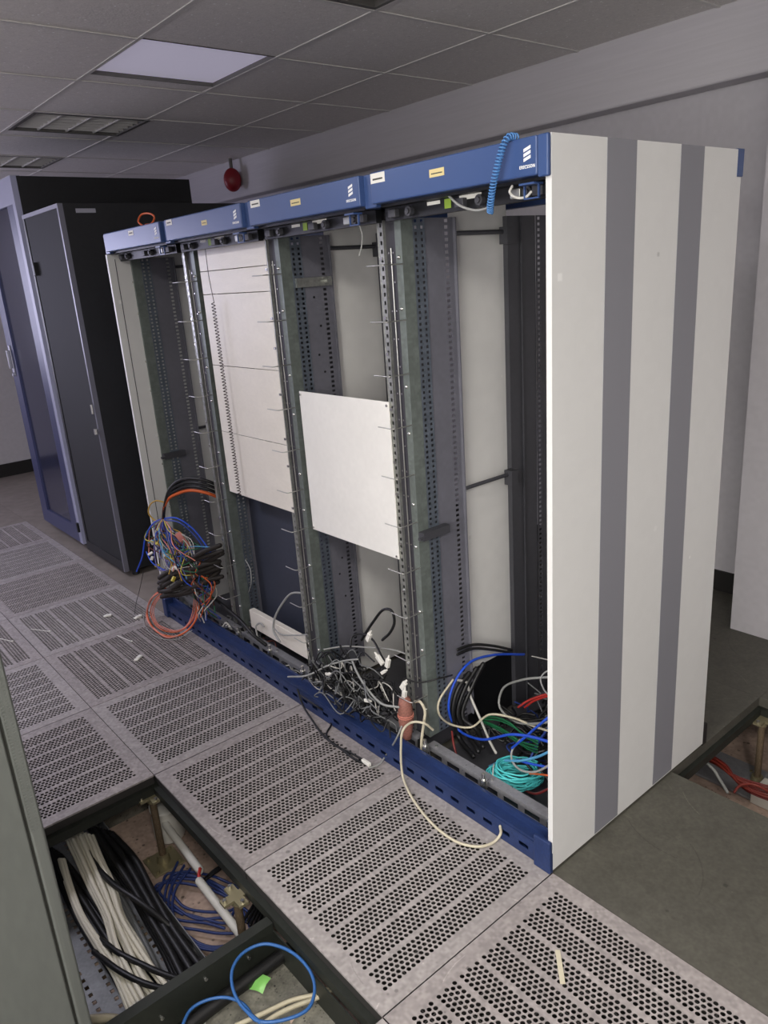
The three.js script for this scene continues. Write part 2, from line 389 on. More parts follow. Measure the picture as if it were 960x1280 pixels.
for (const z of gz) if (z > -1.87 && z < ZF) {
  const cut = fixtures.filter(f => f[2] < z - .005 && f[3] > z + .005).sort((a, b) => a[0] - b[0]); let x = XL;
  for (const f of [...cut, [XR, 0, 0, 0]]) { if (f[0] - x > .02) obj('grid_bar', box(x, f[0], HC - .0042, HC - .0006, z - .008, z + .008), M.tbar, ceiling); x = f[1]; }
}
// flat panel set up in its opening, faint emission added to brighten it
{
  const [a, b, c, d] = fixtures[0];
  const t = thing('panel_light', 'white flat panel light let into the ceiling, given a faint glow', 'ceiling light', [(a + b) / 2, HC, (c + d) / 2]);
  const w = (b - a) / 2, h = (d - c) / 2, k = .014;
  obj('frame', [box(-w, -w + .006, -.002, k + .012, -h, h), box(w - .006, w, -.002, k + .012, -h, h), box(-w + .006, w - .006, -.002, k + .012, -h, -h + .006), box(-w + .006, w - .006, -.002, k + .02, h - .006, h)], M.lampBody, t);
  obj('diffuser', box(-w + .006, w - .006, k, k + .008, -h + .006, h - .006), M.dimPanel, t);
}
// unlit louvred lights
[[1, 'unlit louvred ceiling light above the black cabinets'], [2, 'unlit louvred ceiling light cut by the left picture edge'], [3, 'unlit louvred ceiling light at the top picture edge']].forEach(([i, label]) => {
  const [a, b, c, d] = fixtures[i], w = (b - a) / 2, h = (d - c) / 2;
  const t = thing('louvred_light', label, 'ceiling light', [(a + b) / 2, HC, (c + d) / 2], 'unlit louvred ceiling lights');
  obj('housing', [box(-w, -w + .02, -.004, .09, -h, h), box(w - .02, w, -.004, .09, -h, h), box(-w + .02, w - .02, -.004, .09, -h, -h + .02), box(-w + .02, w - .02, -.004, .09, h - .02, h), box(-w, w, .09, .1, -h, h)], M.lampBody, t);
  for (let k = 0; k < 4; k++) { const z = -h + .08 + k * (2 * h - .16) / 3; obj('lamp_tube', cyl(.013, .013, 2 * w - .06, 0, .06, z, 'x'), M.diffuser, t); }
  for (let k = 1; k < 4; k++) { const z = -h + k * h / 2; obj('louvre', box(-w + .02, w - .02, 0, .04, z - .004, z + .004), M.louvre, t); }
  for (let k = 1; k < 7; k++) { const x = -w + k * w / 3.5; obj('louvre', box(x - .0015, x + .0015, .002, .04, -h + .02, h - .02), M.louvre, t); }
});
// lit panels over the aisle
LIT.forEach(([x, z, col, power], i) => {
  const t = thing('lit_panel_light', ['lit panel light over the aisle near the pit', 'lit panel light over the aisle to the right', 'cooler lit panel light over the far aisle'][i], 'ceiling light', [x, HC, z]);
  obj('frame', [box(-.3, -.28, -.004, .03, -.3, .3), box(.28, .3, -.004, .03, -.3, .3), box(-.28, .28, -.004, .03, -.3, -.28), box(-.28, .28, -.004, .03, .28, .3)], M.tbar, t);
  obj('diffuser', box(-.28, .28, .004, .012, -.28, .28), std({ color: 0xffffff, emissive: col, emissiveIntensity: 3, roughness: .5 }), t);
  const l = new THREE.RectAreaLight(col, power, .56, .56);
  l.position.set(0, -.006, 0); l.rotation.x = -Math.PI / 2; t.add(l);
});

// ---------------------------------------------------------------- equipment racks
const fontB = await new FontLoader().loadAsync('fonts/droid/droid_sans_bold.typeface.json');
const textGeo = (s, size, x, y, z) => { const g = new TextGeometry(s, { font: fontB, size, depth: .0006, curveSegments: 3 }); g.computeBoundingBox(); g.translate(x - (g.boundingBox.max.x + g.boundingBox.min.x) / 2, y, z); return g; };
function logoBar(x, y) {
  const s = new THREE.Shape(); const w = .018, h = .006, k = .0055;
  s.moveTo(0, 0); s.lineTo(w, k); s.lineTo(w, k + h); s.lineTo(0, h); s.closePath();
  const g = new THREE.ExtrudeGeometry(s, { depth: .0006, bevelEnabled: false }); g.translate(x - w / 2, y, .0122); return g;
}
const FACE = Math.PI / 2;   // turns an xy sheet to face +x, its width running to -z
function sideSheet(w, h, nx, ny, fx, fy, x, y, z) { const g = holeSheet(w, h, nx, ny, fx, fy); g.rotateY(FACE); g.translate(x, y, z); return g; }
function frontSheet(w, h, nx, ny, fx, fy, x, y, z) { const g = holeSheet(w, h, nx, ny, fx, fy); g.translate(x, y, z); return g; }
const wireHook = tube([.025, 0, -.1, .025, 0, -.04, .022, 0, -.032, .012, 0, -.03, -.042, 0, -.03], .0018, false, 6, 4);
const boltGeo = cyl(.0028, .0028, .003, 0, 0, .0015, 'z', 6);
const screwGeo = merge([new THREE.SphereGeometry(.006, 8, 5, 0, Math.PI * 2, 0, Math.PI / 2).rotateX(Math.PI / 2)]);

function rack(i, label) {
  const t = thing('rack_cabinet', label, 'rack', [-2.4 + .6 * i, 0, 0], 'open equipment racks in a row');
  const first = i === 0, last = i === 3, XE = last ? .5845 : .6;
  // header --------------------------------------------------------------
  const hd = obj('header', [rbox(.046, last ? .5725 : .6, 1.729, 1.803, -.03, .012, .004)], M.blue, t);
  obj('header_end', rbox(0, .0455, 1.722, 1.803, -.05, -.004, .003), M.blue, hd);
  if (last) obj('header_end', rbox(.573, .6, 1.724, 1.803, .0005, .012, .004), M.blue, hd);
  obj('header_frame', [box(0, XE, 1.775, 1.798, -.12, -.052), box(.05, XE, 1.735, 1.775, -.06, -.052)], M.blue, hd);
  const lx = last ? .548 : .565;
  const lg = obj('logo', [logoBar(lx, 1.757), logoBar(lx, 1.766), logoBar(lx, 1.775), textGeo('ERICSSON', .0062, lx, 1.7445, .0122)], M.logo, hd);
  lg.userData.label = 'white three-bar emblem over the word ERICSSON';
  const stk = (x0, x1, y0, y1, m, nm) => obj(nm, [box(x0, x1, y0, y1, .0122, .0128)], m, hd);
  const sA = [[.312, .36, 1.774, 1.792], [.065, .112, 1.781, 1.8], [.066, .12, 1.78, 1.8], [.05, .104, 1.776, 1.799]][i];
  const sB = [null, [.336, .374, 1.758, 1.774], [.285, .335, 1.762, 1.779], [.262, .31, 1.763, 1.78]][i];
  stk(...sA, M.sticker, 'label_sticker');
  obj('print', [box(sA[0] + .008, sA[1] - .008, sA[2] + .007, sA[2] + .011, .0129, .0131)], M.ink, hd);
  if (sB) { stk(...sB, M.stickerY, 'label_sticker'); obj('print', [box(sB[0] + .006, sB[1] - .006, sB[2] + .006, sB[2] + .0085, .0129, .0131)], M.ink, hd); }
  // connector strip under the header --------------------------------------
  const cs = obj('connector_strip', [box(.02, .58, 1.69, 1.728, -.075, -.055), box(.02, .58, 1.722, 1.729, -.055, -.02)], M.black, t);
  for (let k = 0; k < 7; k++) {
    const x = [.06, .12, .3, .36, .47, .5, .53][k];
    if (k % 2) obj('connector', [cyl(.012, .012, .014, x, 1.706, -.05, 'z', 10), cyl(.007, .007, .02, x, 1.706, -.048, 'z', 8)], M.greyD, cs);
    else obj('connector', rbox(x - .014, x + .014, 1.696, 1.716, -.056, -.04, .002), k === 4 ? M.galv : M.greyD, cs);
  }
  if (i > 0) {
    obj('warning_sticker', box(.24, .262, 1.699, 1.72, -.0546, -.054), M.stickerG, cs);
    obj('label_sticker', box(.18, .225, 1.712, 1.72, -.0546, -.054), M.sticker, cs); obj('label_sticker', box(.29, .36, 1.712, 1.722, -.0546, -.054), M.sticker, cs);
  }
  obj('latch', [box(.515, .555, 1.715, 1.719, -.03, .0), box(.515, .518, 1.69, 1.715, -.02, -.015), box(.552, .555, 1.69, 1.715, -.02, -.015), box(.515, .555, 1.688, 1.691, -.02, -.015)], M.blue, cs);
  // frame: top, bottom, rear ------------------------------------------------
  obj('roof', [box(0, XE, 1.788, 1.798, -.766, -.12)], M.greyD, t);
  obj('top_beam', [box(.0, XE, 1.7, 1.722, -.14, -.105), box(.0, XE, 1.722, 1.786, -.14, -.13)], M.greyD, t);
  obj('rear_header', rbox(0, last ? .6 : .6, 1.738, 1.806, -.803, -.768, .003), M.blue, t);
  // base ---------------------------------------------------------------------
  const pl = obj('plinth', [frontSheet(.6, .05, 9, 1, .5, .26, 0, .004, .001), box(0, XE, .054, .062, -.02, .0009), box(0, XE, 0, .004, -.02, .0009), box(0, XE, .004, .054, -.022, -.018), box(XE, .6, 0, .062, .0003, .0009)], M.plinth, t);
  obj('ledge', [box(0, XE, .0622, .07, -.036, -.001), box(0, XE, .07, .092, -.04, -.03)], M.plinth, pl);
  if (last) obj('plinth_end', rbox(.545, .6, 0, .1, .0012, .014, .004), M.plinth, pl);
  if (first) obj('plinth_end', rbox(0, .04, 0, .1, -.045, .012, .004), M.plinth, pl);
  const fb = obj('front_beam', [frontSheet(.553, .05, 7, 1, .7, .5, .03, .03, -.08), box(.03, .583, .08, .084, -.112, -.08), box(.03, .583, .026, .03, -.1, -.08)], M.beam, t);
  for (const x of [.06, .3, .54]) obj('screw', [cyl(.005, .005, .004, x, .086, -.095, 'y', 8)], M.zinc, fb);
  obj('base_pan', [box(.02, .58, .004, .012, -.78, -.115)], M.greyD, t);
  for (const [x, z] of [[.05, -.055], [.55, -.055], [.3, -.06]]) obj('levelling_foot', [cyl(.012, .012, .03, x, .09, z, 'y', 6), cyl(.006, .006, .05, x, .1, z, 'y', 8)], M.zinc, pl);
  // left side wall, front frame ----------------------------------------------
  const y0 = .1, H = 1.598;
  const fp = obj('front_post', [box(0, .026, y0, y0 + H, -.108, -.1), box(.022, .026, y0, y0 + H, -.142, -.108)], M.galvGreen, t);
  for (let k = 0; k < 9; k++) { const s = obj('screw', screwGeo, M.zinc, fp); s.position.set(.013, y0 + .1 + k * .175 + (k % 2) * .04, -.1); }
  obj('perforated_strip', [sideSheet(.045, H, 2, 100, .42, .5, .0262, y0, -.142)], M.strip, t);
  const ss = obj('side_sheet', [box(.02, .024, y0, y0 + H, -.256, -.187), sideSheet(.03, H, 1, 96, .46, .52, .024, y0, -.256), box(.02, .024, y0, y0 + H, -.3, -.286), box(.024, .034, y0, y0 + H, -.302, -.298)], M.grey, t);
  if (i === 2) {
    for (let k = 0; k < 14; k++) obj('bolt_hole', cyl(.004, .004, .002, .0245, 1.5 - k * .085 - (k % 3) * .012, -.222 - (k % 2) * .018, 'x', 8), M.black, ss);
    obj('bracket', [box(.026, .036, 1.535, 1.565, -.295, -.15), cyl(.011, .011, .02, .045, 1.55, -.272, 'x', 10)], M.galv, ss);
  }
  if (i === 0 || i === 3) obj('clamp', [box(.026, .05, .79, .815, -.21, -.1), cyl(.006, .006, .03, .045, .80, -.1, 'z', 8)], M.greyD, ss);
  obj('divider_sheet', box(.001, .006, last ? .25 : .02, 1.735, -.545, -.302), M.divider, t);
  if (last) obj('lower_sheet', box(.001, .006, .02, .2495, -.545, -.302), M.black, t);
  const rs = obj('rear_side_sheet', [box(.02, .024, .02, 1.7, -.66, -.53), box(.0, .02, .02, 1.7, -.534, -.53), sideSheet(.03, 1.68, 1, 100, .4, .5, .026, .02, -.66), box(.02, .024, .02, 1.7, -.765, -.69), box(.024, .03, .02, 1.7, -.592, -.588)], M.greyD, t);
  for (const y of [1.655, .905]) {
    const rod = obj('tie_rod', [cyl(.0065, .0065, .215, .03, y, -.41, 'z', 8)], M.greyD, t);
    obj('rod_clamp', [box(.018, .05, y - .035, y + .014, -.53, -.5)], M.greyD, rod);
  }
  // right-hand mounting rail ----------------------------------------------------
  const mr = obj('mounting_rail', [frontSheet(.026, H, 1, 70, .35, .45, .53, y0, -.1), box(.528, .53, y0, y0 + H, -.14, -.099), box(.554, .558, y0, y0 + H, -.11, -.094)], M.galv, t);
  const rc = obj('rail_channel', [box(.558, XE, y0, y0 + H, -.106, -.104)], M.channel, t);
  if (!last) for (let k = 0; k < 20; k++) for (const x of [.57, .588]) if (k % 3 || x > .58) { const s = obj('bolt', boltGeo, M.zinc, rc); s.position.set(x, y0 + .05 + k * .077, -.104); }
  for (let k = 0; k < 11; k++) { const s = obj('cage_nut', box(-.005, .005, -.004, .004, 0, .006), M.zinc, mr); s.position.set(.543, y0 + .08 + k * .14 + (k % 3) * .02, -.1); }
  if (i > 0) {
    obj('rail_wire', [cyl(.002, .002, 1.35, -.012, .95, -.094, 'y', 6)], M.wire, t);
    for (let k = 0; k < 10; k++) { const h = obj('wire_hook', wireHook, M.wire, t); h.position.set(0, 1.582 - k * .147, 0); }
  }
  return t;
}

const racks = [
  rack(0, 'leftmost open rack, bare inside, with the coloured wire fan at its foot'),
  rack(1, 'second rack from the left, filled with a stack of cream blanking panels'),
  rack(2, 'third rack from the left, with one white square blanking panel'),
  rack(3, 'rightmost open rack, ending in the white panel with two grey stripes'),
];
// white end panels: the right one carries two grey stripes
{
  const p = obj('end_panel', [box(.585, .6, .008, 1.737, -.79, .0), box(.585, .6, 1.737, 1.803, -.767, .0)], M.white, racks[3]);
  obj('stripe', box(.6, .6008, .012, 1.8028, -.3, -.188), M.stripe, p);
  obj('stripe', box(.6, .6008, .012, 1.8028, -.595, -.487), M.stripe, p);
  obj('rear_foot', box(.585, .6, .0, .075, -.815, -.79), M.base, p);
  obj('end_panel', box(.0005, .015, .0, 1.72, -.79, -.0), M.white, racks[0]);
  obj('end_seam', box(.015, .0165, .1, 1.7, -.034, -.031), M.greyD, racks[0]);
}
// cream panels of the second rack, each of its own height
for (const [a, b] of [[.742, .996], [.998, 1.262], [1.264, 1.529], [1.531, 1.613], [1.615, 1.695]])
  obj('blanking_panel', rbox(.068, .548, a, b, -.1, -.096, .0012, 1), M.panelWarm, racks[1]);
obj('kick_plate', [rbox(.09, .55, .125, .208, -.106, -.1, .002, 1), box(.09, .55, .204, .208, -.125, -.106)], M.panelWarm, racks[1]);
obj('shelf_plate', [box(.03, .57, .12, .124, -.199, -.12)], M.grey, racks[1]);
obj('inner_panel', [box(.026, .597, .126, .74, -.205, -.2)], M.navy, racks[1]);
obj('inner_box', [rbox(.42, .5, .16, .42, -.199, -.17, .003)], M.black, racks[1]);
obj('blanking_panel', rbox(.066, .534, .705, 1.201, -.099, -.094, .0015, 1), M.panel, racks[2]).userData.label = 'white square blanking panel';
for (const [x, y] of [[.075, 1.19], [.527, 1.19], [.075, .715], [.527, .715]]) obj('panel_screw', cyl(.004, .004, .004, x, y, -.092, 'z', 8), M.zinc, racks[2]);
const CABLES = [
  ['network_cable','thick bright blue cable looping down beside white end panel, widest blue loop','cable','loose cables in the base of the right rack','cBlue',0.0045,[-0.552,0.233,-0.55,-0.565,0.286,-0.398,-0.565,0.301,-0.279,-0.565,0.248,-0.204,-0.565,0.168,-0.181,-0.564,0.076,-0.22,-0.445,0.105,-0.2,-0.274,0.223,-0.16,-0.182,0.268,-0.14,-0.101,0.299,-0.12]],
  ['network_cable','pale grey-green cable arching over the green bundle in right rack','cable','loose cables in the base of the right rack','cGrey',0.004,[-0.24,0.371,-0.3,-0.369,0.301,-0.32,-0.47,0.216,-0.34,-0.477,0.157,-0.33,-0.395,0.152,-0.3,-0.28,0.209,-0.26,-0.173,0.285,-0.22]],
  ['network_cable','beige cable waving from rack post across black hoses in right rack','cable','loose cables in the base of the right rack','cCream',0.0038,[-0.565,0.272,-0.206,-0.565,0.223,-0.14,-0.565,0.184,-0.134,-0.565,0.116,-0.182,-0.526,0.093,-0.24,-0.456,0.164,-0.26,-0.378,0.178,-0.28,-0.271,0.204,-0.26,-0.188,0.233,-0.24]],
  ['power_cable','straight pale grey cable leaning diagonally behind beige cable in right rack','cable','loose cables in the base of the right rack','cLight',0.0045,[-0.565,0.262,-0.228,-0.565,0.236,-0.268,-0.565,0.176,-0.285,-0.519,0.112,-0.28,-0.438,0.077,-0.24,-0.396,0.068,-0.22]],
  ['green_cable','dark green patch cable in fanned green bundle of right rack','cable','green cables fanned out in the right rack','cGreen',0.0032,[-0.531,0.097,-0.3,-0.47,0.135,-0.29,-0.383,0.163,-0.27,-0.313,0.166,-0.25,-0.226,0.194,-0.22]],
  ['green_cable','dark green patch cable in fanned green bundle of right rack','cable','green cables fanned out in the right rack','cGreen',0.0032,[-0.522,0.097,-0.3,-0.449,0.132,-0.29,-0.363,0.155,-0.27,-0.294,0.161,-0.25,-0.226,0.184,-0.22]],
  ['green_cable','dark green patch cable in fanned green bundle of right rack','cable','green cables fanned out in the right rack','cGreen',0.0032,[-0.536,0.086,-0.3,-0.482,0.104,-0.29,-0.394,0.124,-0.27,-0.324,0.133,-0.25,-0.226,0.174,-0.22]],
  ['green_cable','dark green patch cable in fanned green bundle of right rack','cable','green cables fanned out in the right rack','cGreen',0.0032,[-0.526,0.086,-0.3,-0.457,0.101,-0.29,-0.371,0.116,-0.27,-0.301,0.127,-0.25,-0.227,0.163,-0.22]],
  ['green_cable','dark green patch cable in fanned green bundle of right rack','cable','green cables fanned out in the right rack','cGreen',0.0032,[-0.517,0.085,-0.3,-0.436,0.096,-0.29,-0.351,0.106,-0.27,-0.282,0.12,-0.25,-0.227,0.152,-0.22]],
  ['network_cable','medium blue cable rising to the right over aqua coil','cable','loose cables in the base of the right rack','cBlue',0.0042,[-0.31,0.138,-0.2,-0.271,0.185,-0.2,-0.226,0.244,-0.22,-0.188,0.293,-0.24]],
  ['network_cable','dull blue cable sagging between blue loop and aqua coil','cable','loose cables in the base of the right rack','cBlueD',0.004,[-0.235,0.21,-0.3,-0.256,0.167,-0.28,-0.272,0.118,-0.26,-0.274,0.092,-0.24]],
  ['network_cable','light blue cable lying just above the aqua coil','cable','loose cables in the base of the right rack','cSky',0.0042,[-0.111,0.258,-0.14,-0.178,0.193,-0.16,-0.253,0.136,-0.17,-0.342,0.08,-0.19,-0.407,0.021,-0.2]],
  ['network_cable','blue cable descending to the right beneath light blue cable','cable','loose cables in the base of the right rack','cBlue',0.0038,[-0.274,0.123,-0.18,-0.199,0.157,-0.16,-0.111,0.2,-0.14]],
  ['network_cable','grey cable curled in a small hook right of aqua coil','cable','loose cables in the base of the right rack','cGrey',0.0036,[-0.295,0.164,-0.22,-0.31,0.129,-0.2,-0.294,0.113,-0.18,-0.245,0.114,-0.16,-0.182,0.144,-0.15,-0.111,0.213,-0.14]],
  ['orange_cable','short orange cord under the cables beside the aqua coil','cable','loose cables in the base of the right rack','cOrange',0.003,[-0.225,0.1,-0.18,-0.17,0.137,-0.16,-0.108,0.174,-0.14]],
  ['red_cable','red cable with bare end pointing left in right rack','cable','red cables in the right rack','cRed',0.0042,[-0.453,0.129,-0.4,-0.428,0.155,-0.42,-0.393,0.179,-0.44,-0.359,0.197,-0.46]],
  ['red_cable','red cable lying behind the bare-ended red cable in right rack','cable','red cables in the right rack','cRed',0.0042,[-0.442,0.124,-0.42,-0.409,0.159,-0.43,-0.351,0.198,-0.45]],
  ['red_cable','dark red cable on the base pan below the aqua coil','cable','red cables in the right rack','cRedD',0.004,[-0.248,0.027,-0.18,-0.177,0.071,-0.15,-0.103,0.145,-0.13]],
  ['red_cable','dark red cable hanging beside the rack post above the grey beam','cable','red cables in the right rack','cRedD',0.004,[-0.533,0.111,-0.16,-0.507,0.087,-0.14,-0.484,0.055,-0.13]],
  ['grey_wire','thin grey wire hooked against the white end panel','cable','loose cables in the base of the right rack','cGrey',0.0025,[-0.157,0.38,-0.2,-0.201,0.379,-0.22,-0.229,0.396,-0.24,-0.219,0.417,-0.25,-0.196,0.431,-0.25]],
  ['white_wire','stiff white wire with split end near end panel','cable','loose cables in the base of the right rack','cLight',0.0018,[-0.392,0.345,-0.4,-0.334,0.366,-0.38,-0.281,0.386,-0.36]],
  ['black_cable','black cable entering right rack above the blue loop','cable','black cables entering the right rack','cBlack',0.005,[-0.565,0.372,-0.234,-0.565,0.363,-0.302,-0.565,0.322,-0.399,-0.565,0.266,-0.501]],
  ['black_cable','black cable entering right rack above the blue loop','cable','black cables entering the right rack','cBlack',0.005,[-0.565,0.355,-0.233,-0.565,0.349,-0.301,-0.565,0.307,-0.398,-0.565,0.254,-0.501]],
  ['black_hose','thick black hose curving beside the post in right rack','hose','black hoses standing in the right rack','cBlack',0.0085,[-0.565,0.264,-0.281,-0.565,0.227,-0.226,-0.565,0.154,-0.199,-0.562,0.046,-0.22,-0.448,0.055,-0.17]],
  ['black_hose','thick black hose curving beside the post in right rack','hose','black hoses standing in the right rack','cBlack',0.0085,[-0.565,0.267,-0.317,-0.565,0.222,-0.264,-0.565,0.135,-0.221,-0.539,0.062,-0.24,-0.445,0.065,-0.19]],
  ['black_hose','thick black hose curving beside the post in right rack','hose','black hoses standing in the right rack','cBlack',0.0085,[-0.565,0.27,-0.352,-0.565,0.218,-0.302,-0.565,0.115,-0.243,-0.517,0.079,-0.26,-0.442,0.074,-0.21]],
  ['cream_cable','cream cable looping from right rack base out over the perforated tile','cable',null,'cCream',0.0042,[-0.537,0.156,-0.08,-0.544,0.191,-0.05,-0.579,0.188,-0.03,-0.577,0.181,0.01,-0.583,0.115,0.02,-0.58,0.02,0.024,-0.522,0.006,0.053,-0.406,0.006,0.093,-0.315,0.006,0.108,-0.246,0.006,0.102,-0.198,0.006,0.072,-0.182,0.006,0.029,-0.18,0.02,0.004,-0.18,0.046,0.006]],
  ['cream_cable','short cream cable hooped in front of tape-wrapped bundle','cable',null,'cCream',0.005,[-0.627,0.216,-0.09,-0.588,0.235,-0.08,-0.57,0.212,-0.08,-0.567,0.174,-0.07,-0.572,0.111,-0.06,-0.578,0.038,-0.06]],
  ['grey_cable','pale grey cable running level through the black tangle','cable','loose cables in the base of the third rack','cGrey',0.003,[-1.091,0.252,-0.06,-1.018,0.275,-0.1,-0.923,0.298,-0.12,-0.79,0.328,-0.14,-0.719,0.332,-0.15]],
  ['grey_cable','grey cable curving down the front of the black tangle','cable','loose cables in the base of the third rack','cGrey',0.0042,[-0.919,0.273,-0.06,-0.869,0.253,-0.04,-0.786,0.226,-0.02,-0.7,0.212,-0.01,-0.63,0.226,-0.02]],
  ['grey_cable','grey cable sticking out left over the blue plinth','cable','loose cables in the base of the third rack','cGrey',0.0035,[-1.22,0.125,0.03,-1.092,0.178,0.02,-1.014,0.231,-0.02,-0.954,0.26,-0.05,-0.885,0.288,-0.06]],
  ['black_cable','black cable hanging over the plinth and down onto the floor tile with white tag','cable','loose cables in the base of the third rack','cBlack',0.004,[-1.194,0.072,0.01,-1.155,0.03,0.02,-1.053,0.02,0.048,-0.956,0.006,0.066,-0.857,0.006,0.069,-0.764,0.006,0.072,-0.721,0.006,0.061]],
  ['black_cable','black cable bending back on the floor tile beside tagged cable','cable','loose cables in the base of the third rack','cBlack',0.0035,[-1.187,0.054,0.01,-1.06,0.064,0.02,-1.039,0.02,-0.015,-0.998,0.006,0.003,-0.958,0.006,0.054,-0.894,0.006,0.072,-0.802,0.006,0.059,-0.714,0.006,0.053]],
  ['grey_cable','thin grey-blue cable from cream loop down to the tagged end','cable','loose cables in the base of the third rack','cGrey',0.003,[-0.596,0.179,0,-0.612,0.135,0.01,-0.704,0.02,-0.021,-0.69,0.006,0.031,-0.697,0.006,0.067]],
  ['black_cable','tall black loop standing up above the tangle','cable','loose cables in the base of the third rack','cBlack',0.005,[-0.961,0.306,-0.14,-0.899,0.392,-0.15,-0.843,0.456,-0.16,-0.8,0.463,-0.16,-0.791,0.424,-0.16,-0.804,0.387,-0.15,-0.839,0.348,-0.14]],
  ['black_cable','black loop beside the tall loop in third rack','cable','loose cables in the base of the third rack','cBlack',0.004,[-0.977,0.289,-0.1,-0.99,0.316,-0.12,-0.957,0.332,-0.14,-0.881,0.337,-0.13,-0.796,0.311,-0.1,-0.74,0.298,-0.08]],
  ['grey_cable','grey wire arching over kick plate in the second rack','cable',null,'cGrey',0.0045,[-1.325,0.385,-0.14,-1.394,0.365,-0.13,-1.445,0.308,-0.11,-1.482,0.238,-0.09,-1.482,0.191,-0.08,-1.424,0.164,-0.07]],
  ['grey_cable','grey wire lying along the foot of the kick plate','cable',null,'cGrey',0.003,[-1.474,0.201,-0.08,-1.421,0.194,-0.08,-1.319,0.223,-0.085,-1.235,0.255,-0.085]],
  ['grey_cable','grey cable hooked over the grey beam left of the tangle','cable',null,'cGrey',0.0038,[-1.609,0.118,-0.07,-1.629,0.161,-0.08,-1.609,0.179,-0.09,-1.577,0.174,-0.09]],
  ['black_cable','thick black cable lying along plinth from left bundle to third rack','cable',null,'cBlack',0.008,[-1.952,0.203,-0.06,-1.83,0.184,-0.06,-1.71,0.161,-0.06,-1.617,0.127,-0.06,-1.566,0.096,-0.08]],
  ['grey_cable','thin black cable running right from tangle behind the post','cable',null,'cBlack',0.003,[-0.64,0.31,-0.06,-0.586,0.308,-0.08,-0.541,0.323,-0.12,-0.562,0.293,-0.2]],
  ['grey_wire','looped grey wire hanging on the second post','cable',null,'cGrey',0.002,[-1.643,0.462,-0.08,-1.594,0.435,-0.07,-1.583,0.384,-0.06,-1.614,0.332,-0.06]],
  ['fibre_bundle','orange cables hanging in a loop over the blue plinth onto floor tile','cable','orange fibre loop at the left rack','cOrange',0.0038,[-2.226,0.212,0.05,-2.344,0.143,0.07,-2.44,0.031,0.08,-2.301,0.012,0.119,-2.164,0.012,0.12,-2.106,0.012,0.079,-2.06,0.051,0.03,-2.028,0.112,0,-2.022,0.179,-0.02]],
  ['fibre_bundle','salmon pink cable following the orange loop at left rack','cable','orange fibre loop at the left rack','cSalmon',0.0038,[-2.245,0.198,0.06,-2.368,0.118,0.08,-2.433,0.015,0.09,-2.255,0.012,0.123,-2.12,0.012,0.113,-2.095,0.022,0.05,-2.05,0.079,0.01,-2.048,0.147,-0.02]],
  ['fibre_bundle','upper inner orange strand of the loop at left rack','cable','orange fibre loop at the left rack','cOrange',0.0022,[-2.212,0.204,0.05,-2.318,0.138,0.07,-2.396,0.045,0.08,-2.315,0.012,0.097,-2.199,0.012,0.096,-2.145,0.013,0.06,-2.072,0.063,0.03,-2.052,0.112,0,-2.043,0.189,-0.02]],
  ['fibre_bundle','pale orange strand inside the loop at left rack','cable','orange fibre loop at the left rack','cSalmon',0.0022,[-2.205,0.198,0.05,-2.297,0.144,0.07,-2.375,0.052,0.08,-2.321,0.012,0.09,-2.216,0.012,0.088,-2.143,0.017,0.06,-2.082,0.06,0.03,-2.07,0.106,0,-2.061,0.184,-0.02]],
  ['fibre_bundle','rear orange strand of the loop at left rack','cable','orange fibre loop at the left rack','cSalmon',0.0022,[-2.199,0.191,0.05,-2.277,0.15,0.07,-2.354,0.058,0.08,-2.322,0.014,0.085,-2.233,0.012,0.081,-2.142,0.022,0.06,-2.091,0.057,0.03,-2.088,0.101,0,-2.079,0.178,-0.02]],
  ['fibre_bundle','thin grey wire hanging lower than orange loop at left rack','cable',null,'cGrey',0.002,[-2.35,0.115,0.08,-2.463,0.014,0.09,-2.306,0.012,0.146,-2.147,0.012,0.148,-2.075,0.012,0.094,-2.046,0.043,0.03]],
  ['trunk_cable','uppermost black cable arching out of the left rack','cable','cables arching out of the left rack','cBlack',0.008,[-1.894,0.725,-0.14,-1.902,0.763,-0.08,-1.97,0.772,-0.04,-2.039,0.753,-0.01,-2.103,0.703,0.01,-2.15,0.629,0.02,-2.195,0.551,0.02]],
  ['trunk_cable','second black cable arching out of the left rack','cable','cables arching out of the left rack','cBlack',0.008,[-1.9,0.706,-0.14,-1.907,0.744,-0.08,-1.976,0.753,-0.04,-2.046,0.734,-0.01,-2.107,0.691,0.01,-2.15,0.629,0.02,-2.195,0.551,0.02]],
  ['trunk_cable','third black cable arching out of the left rack','cable','cables arching out of the left rack','cBlack',0.008,[-1.905,0.687,-0.14,-1.913,0.725,-0.08,-1.982,0.734,-0.04,-2.052,0.714,-0.01,-2.112,0.679,0.01,-2.15,0.629,0.02,-2.195,0.551,0.02]],
  ['trunk_cable','orange-brown cable under the black arch at left rack','cable','cables arching out of the left rack','cOrange',0.008,[-1.91,0.668,-0.14,-1.919,0.706,-0.08,-1.988,0.715,-0.04,-2.059,0.695,-0.01,-2.116,0.667,0.01,-2.15,0.629,0.02,-2.195,0.551,0.02]],
  ['sleeved_cable','thick black-brown sleeved cable bundled across the left rack front','cable','black-brown sleeved cables across the left rack front','cSleeve',0.010852,[-1.84,0.484,-0.07,-1.886,0.46,-0.01,-2.038,0.368,0.03,-2.166,0.308,0.06,-2.228,0.271,0.07]],
  ['sleeved_cable','thick black-brown sleeved cable bundled across the left rack front','cable','black-brown sleeved cables across the left rack front','cSleeve',0.0105161,[-1.827,0.46,-0.07,-1.9,0.432,-0.01,-2.05,0.371,0.03,-2.152,0.287,0.06,-2.234,0.246,0.07]],
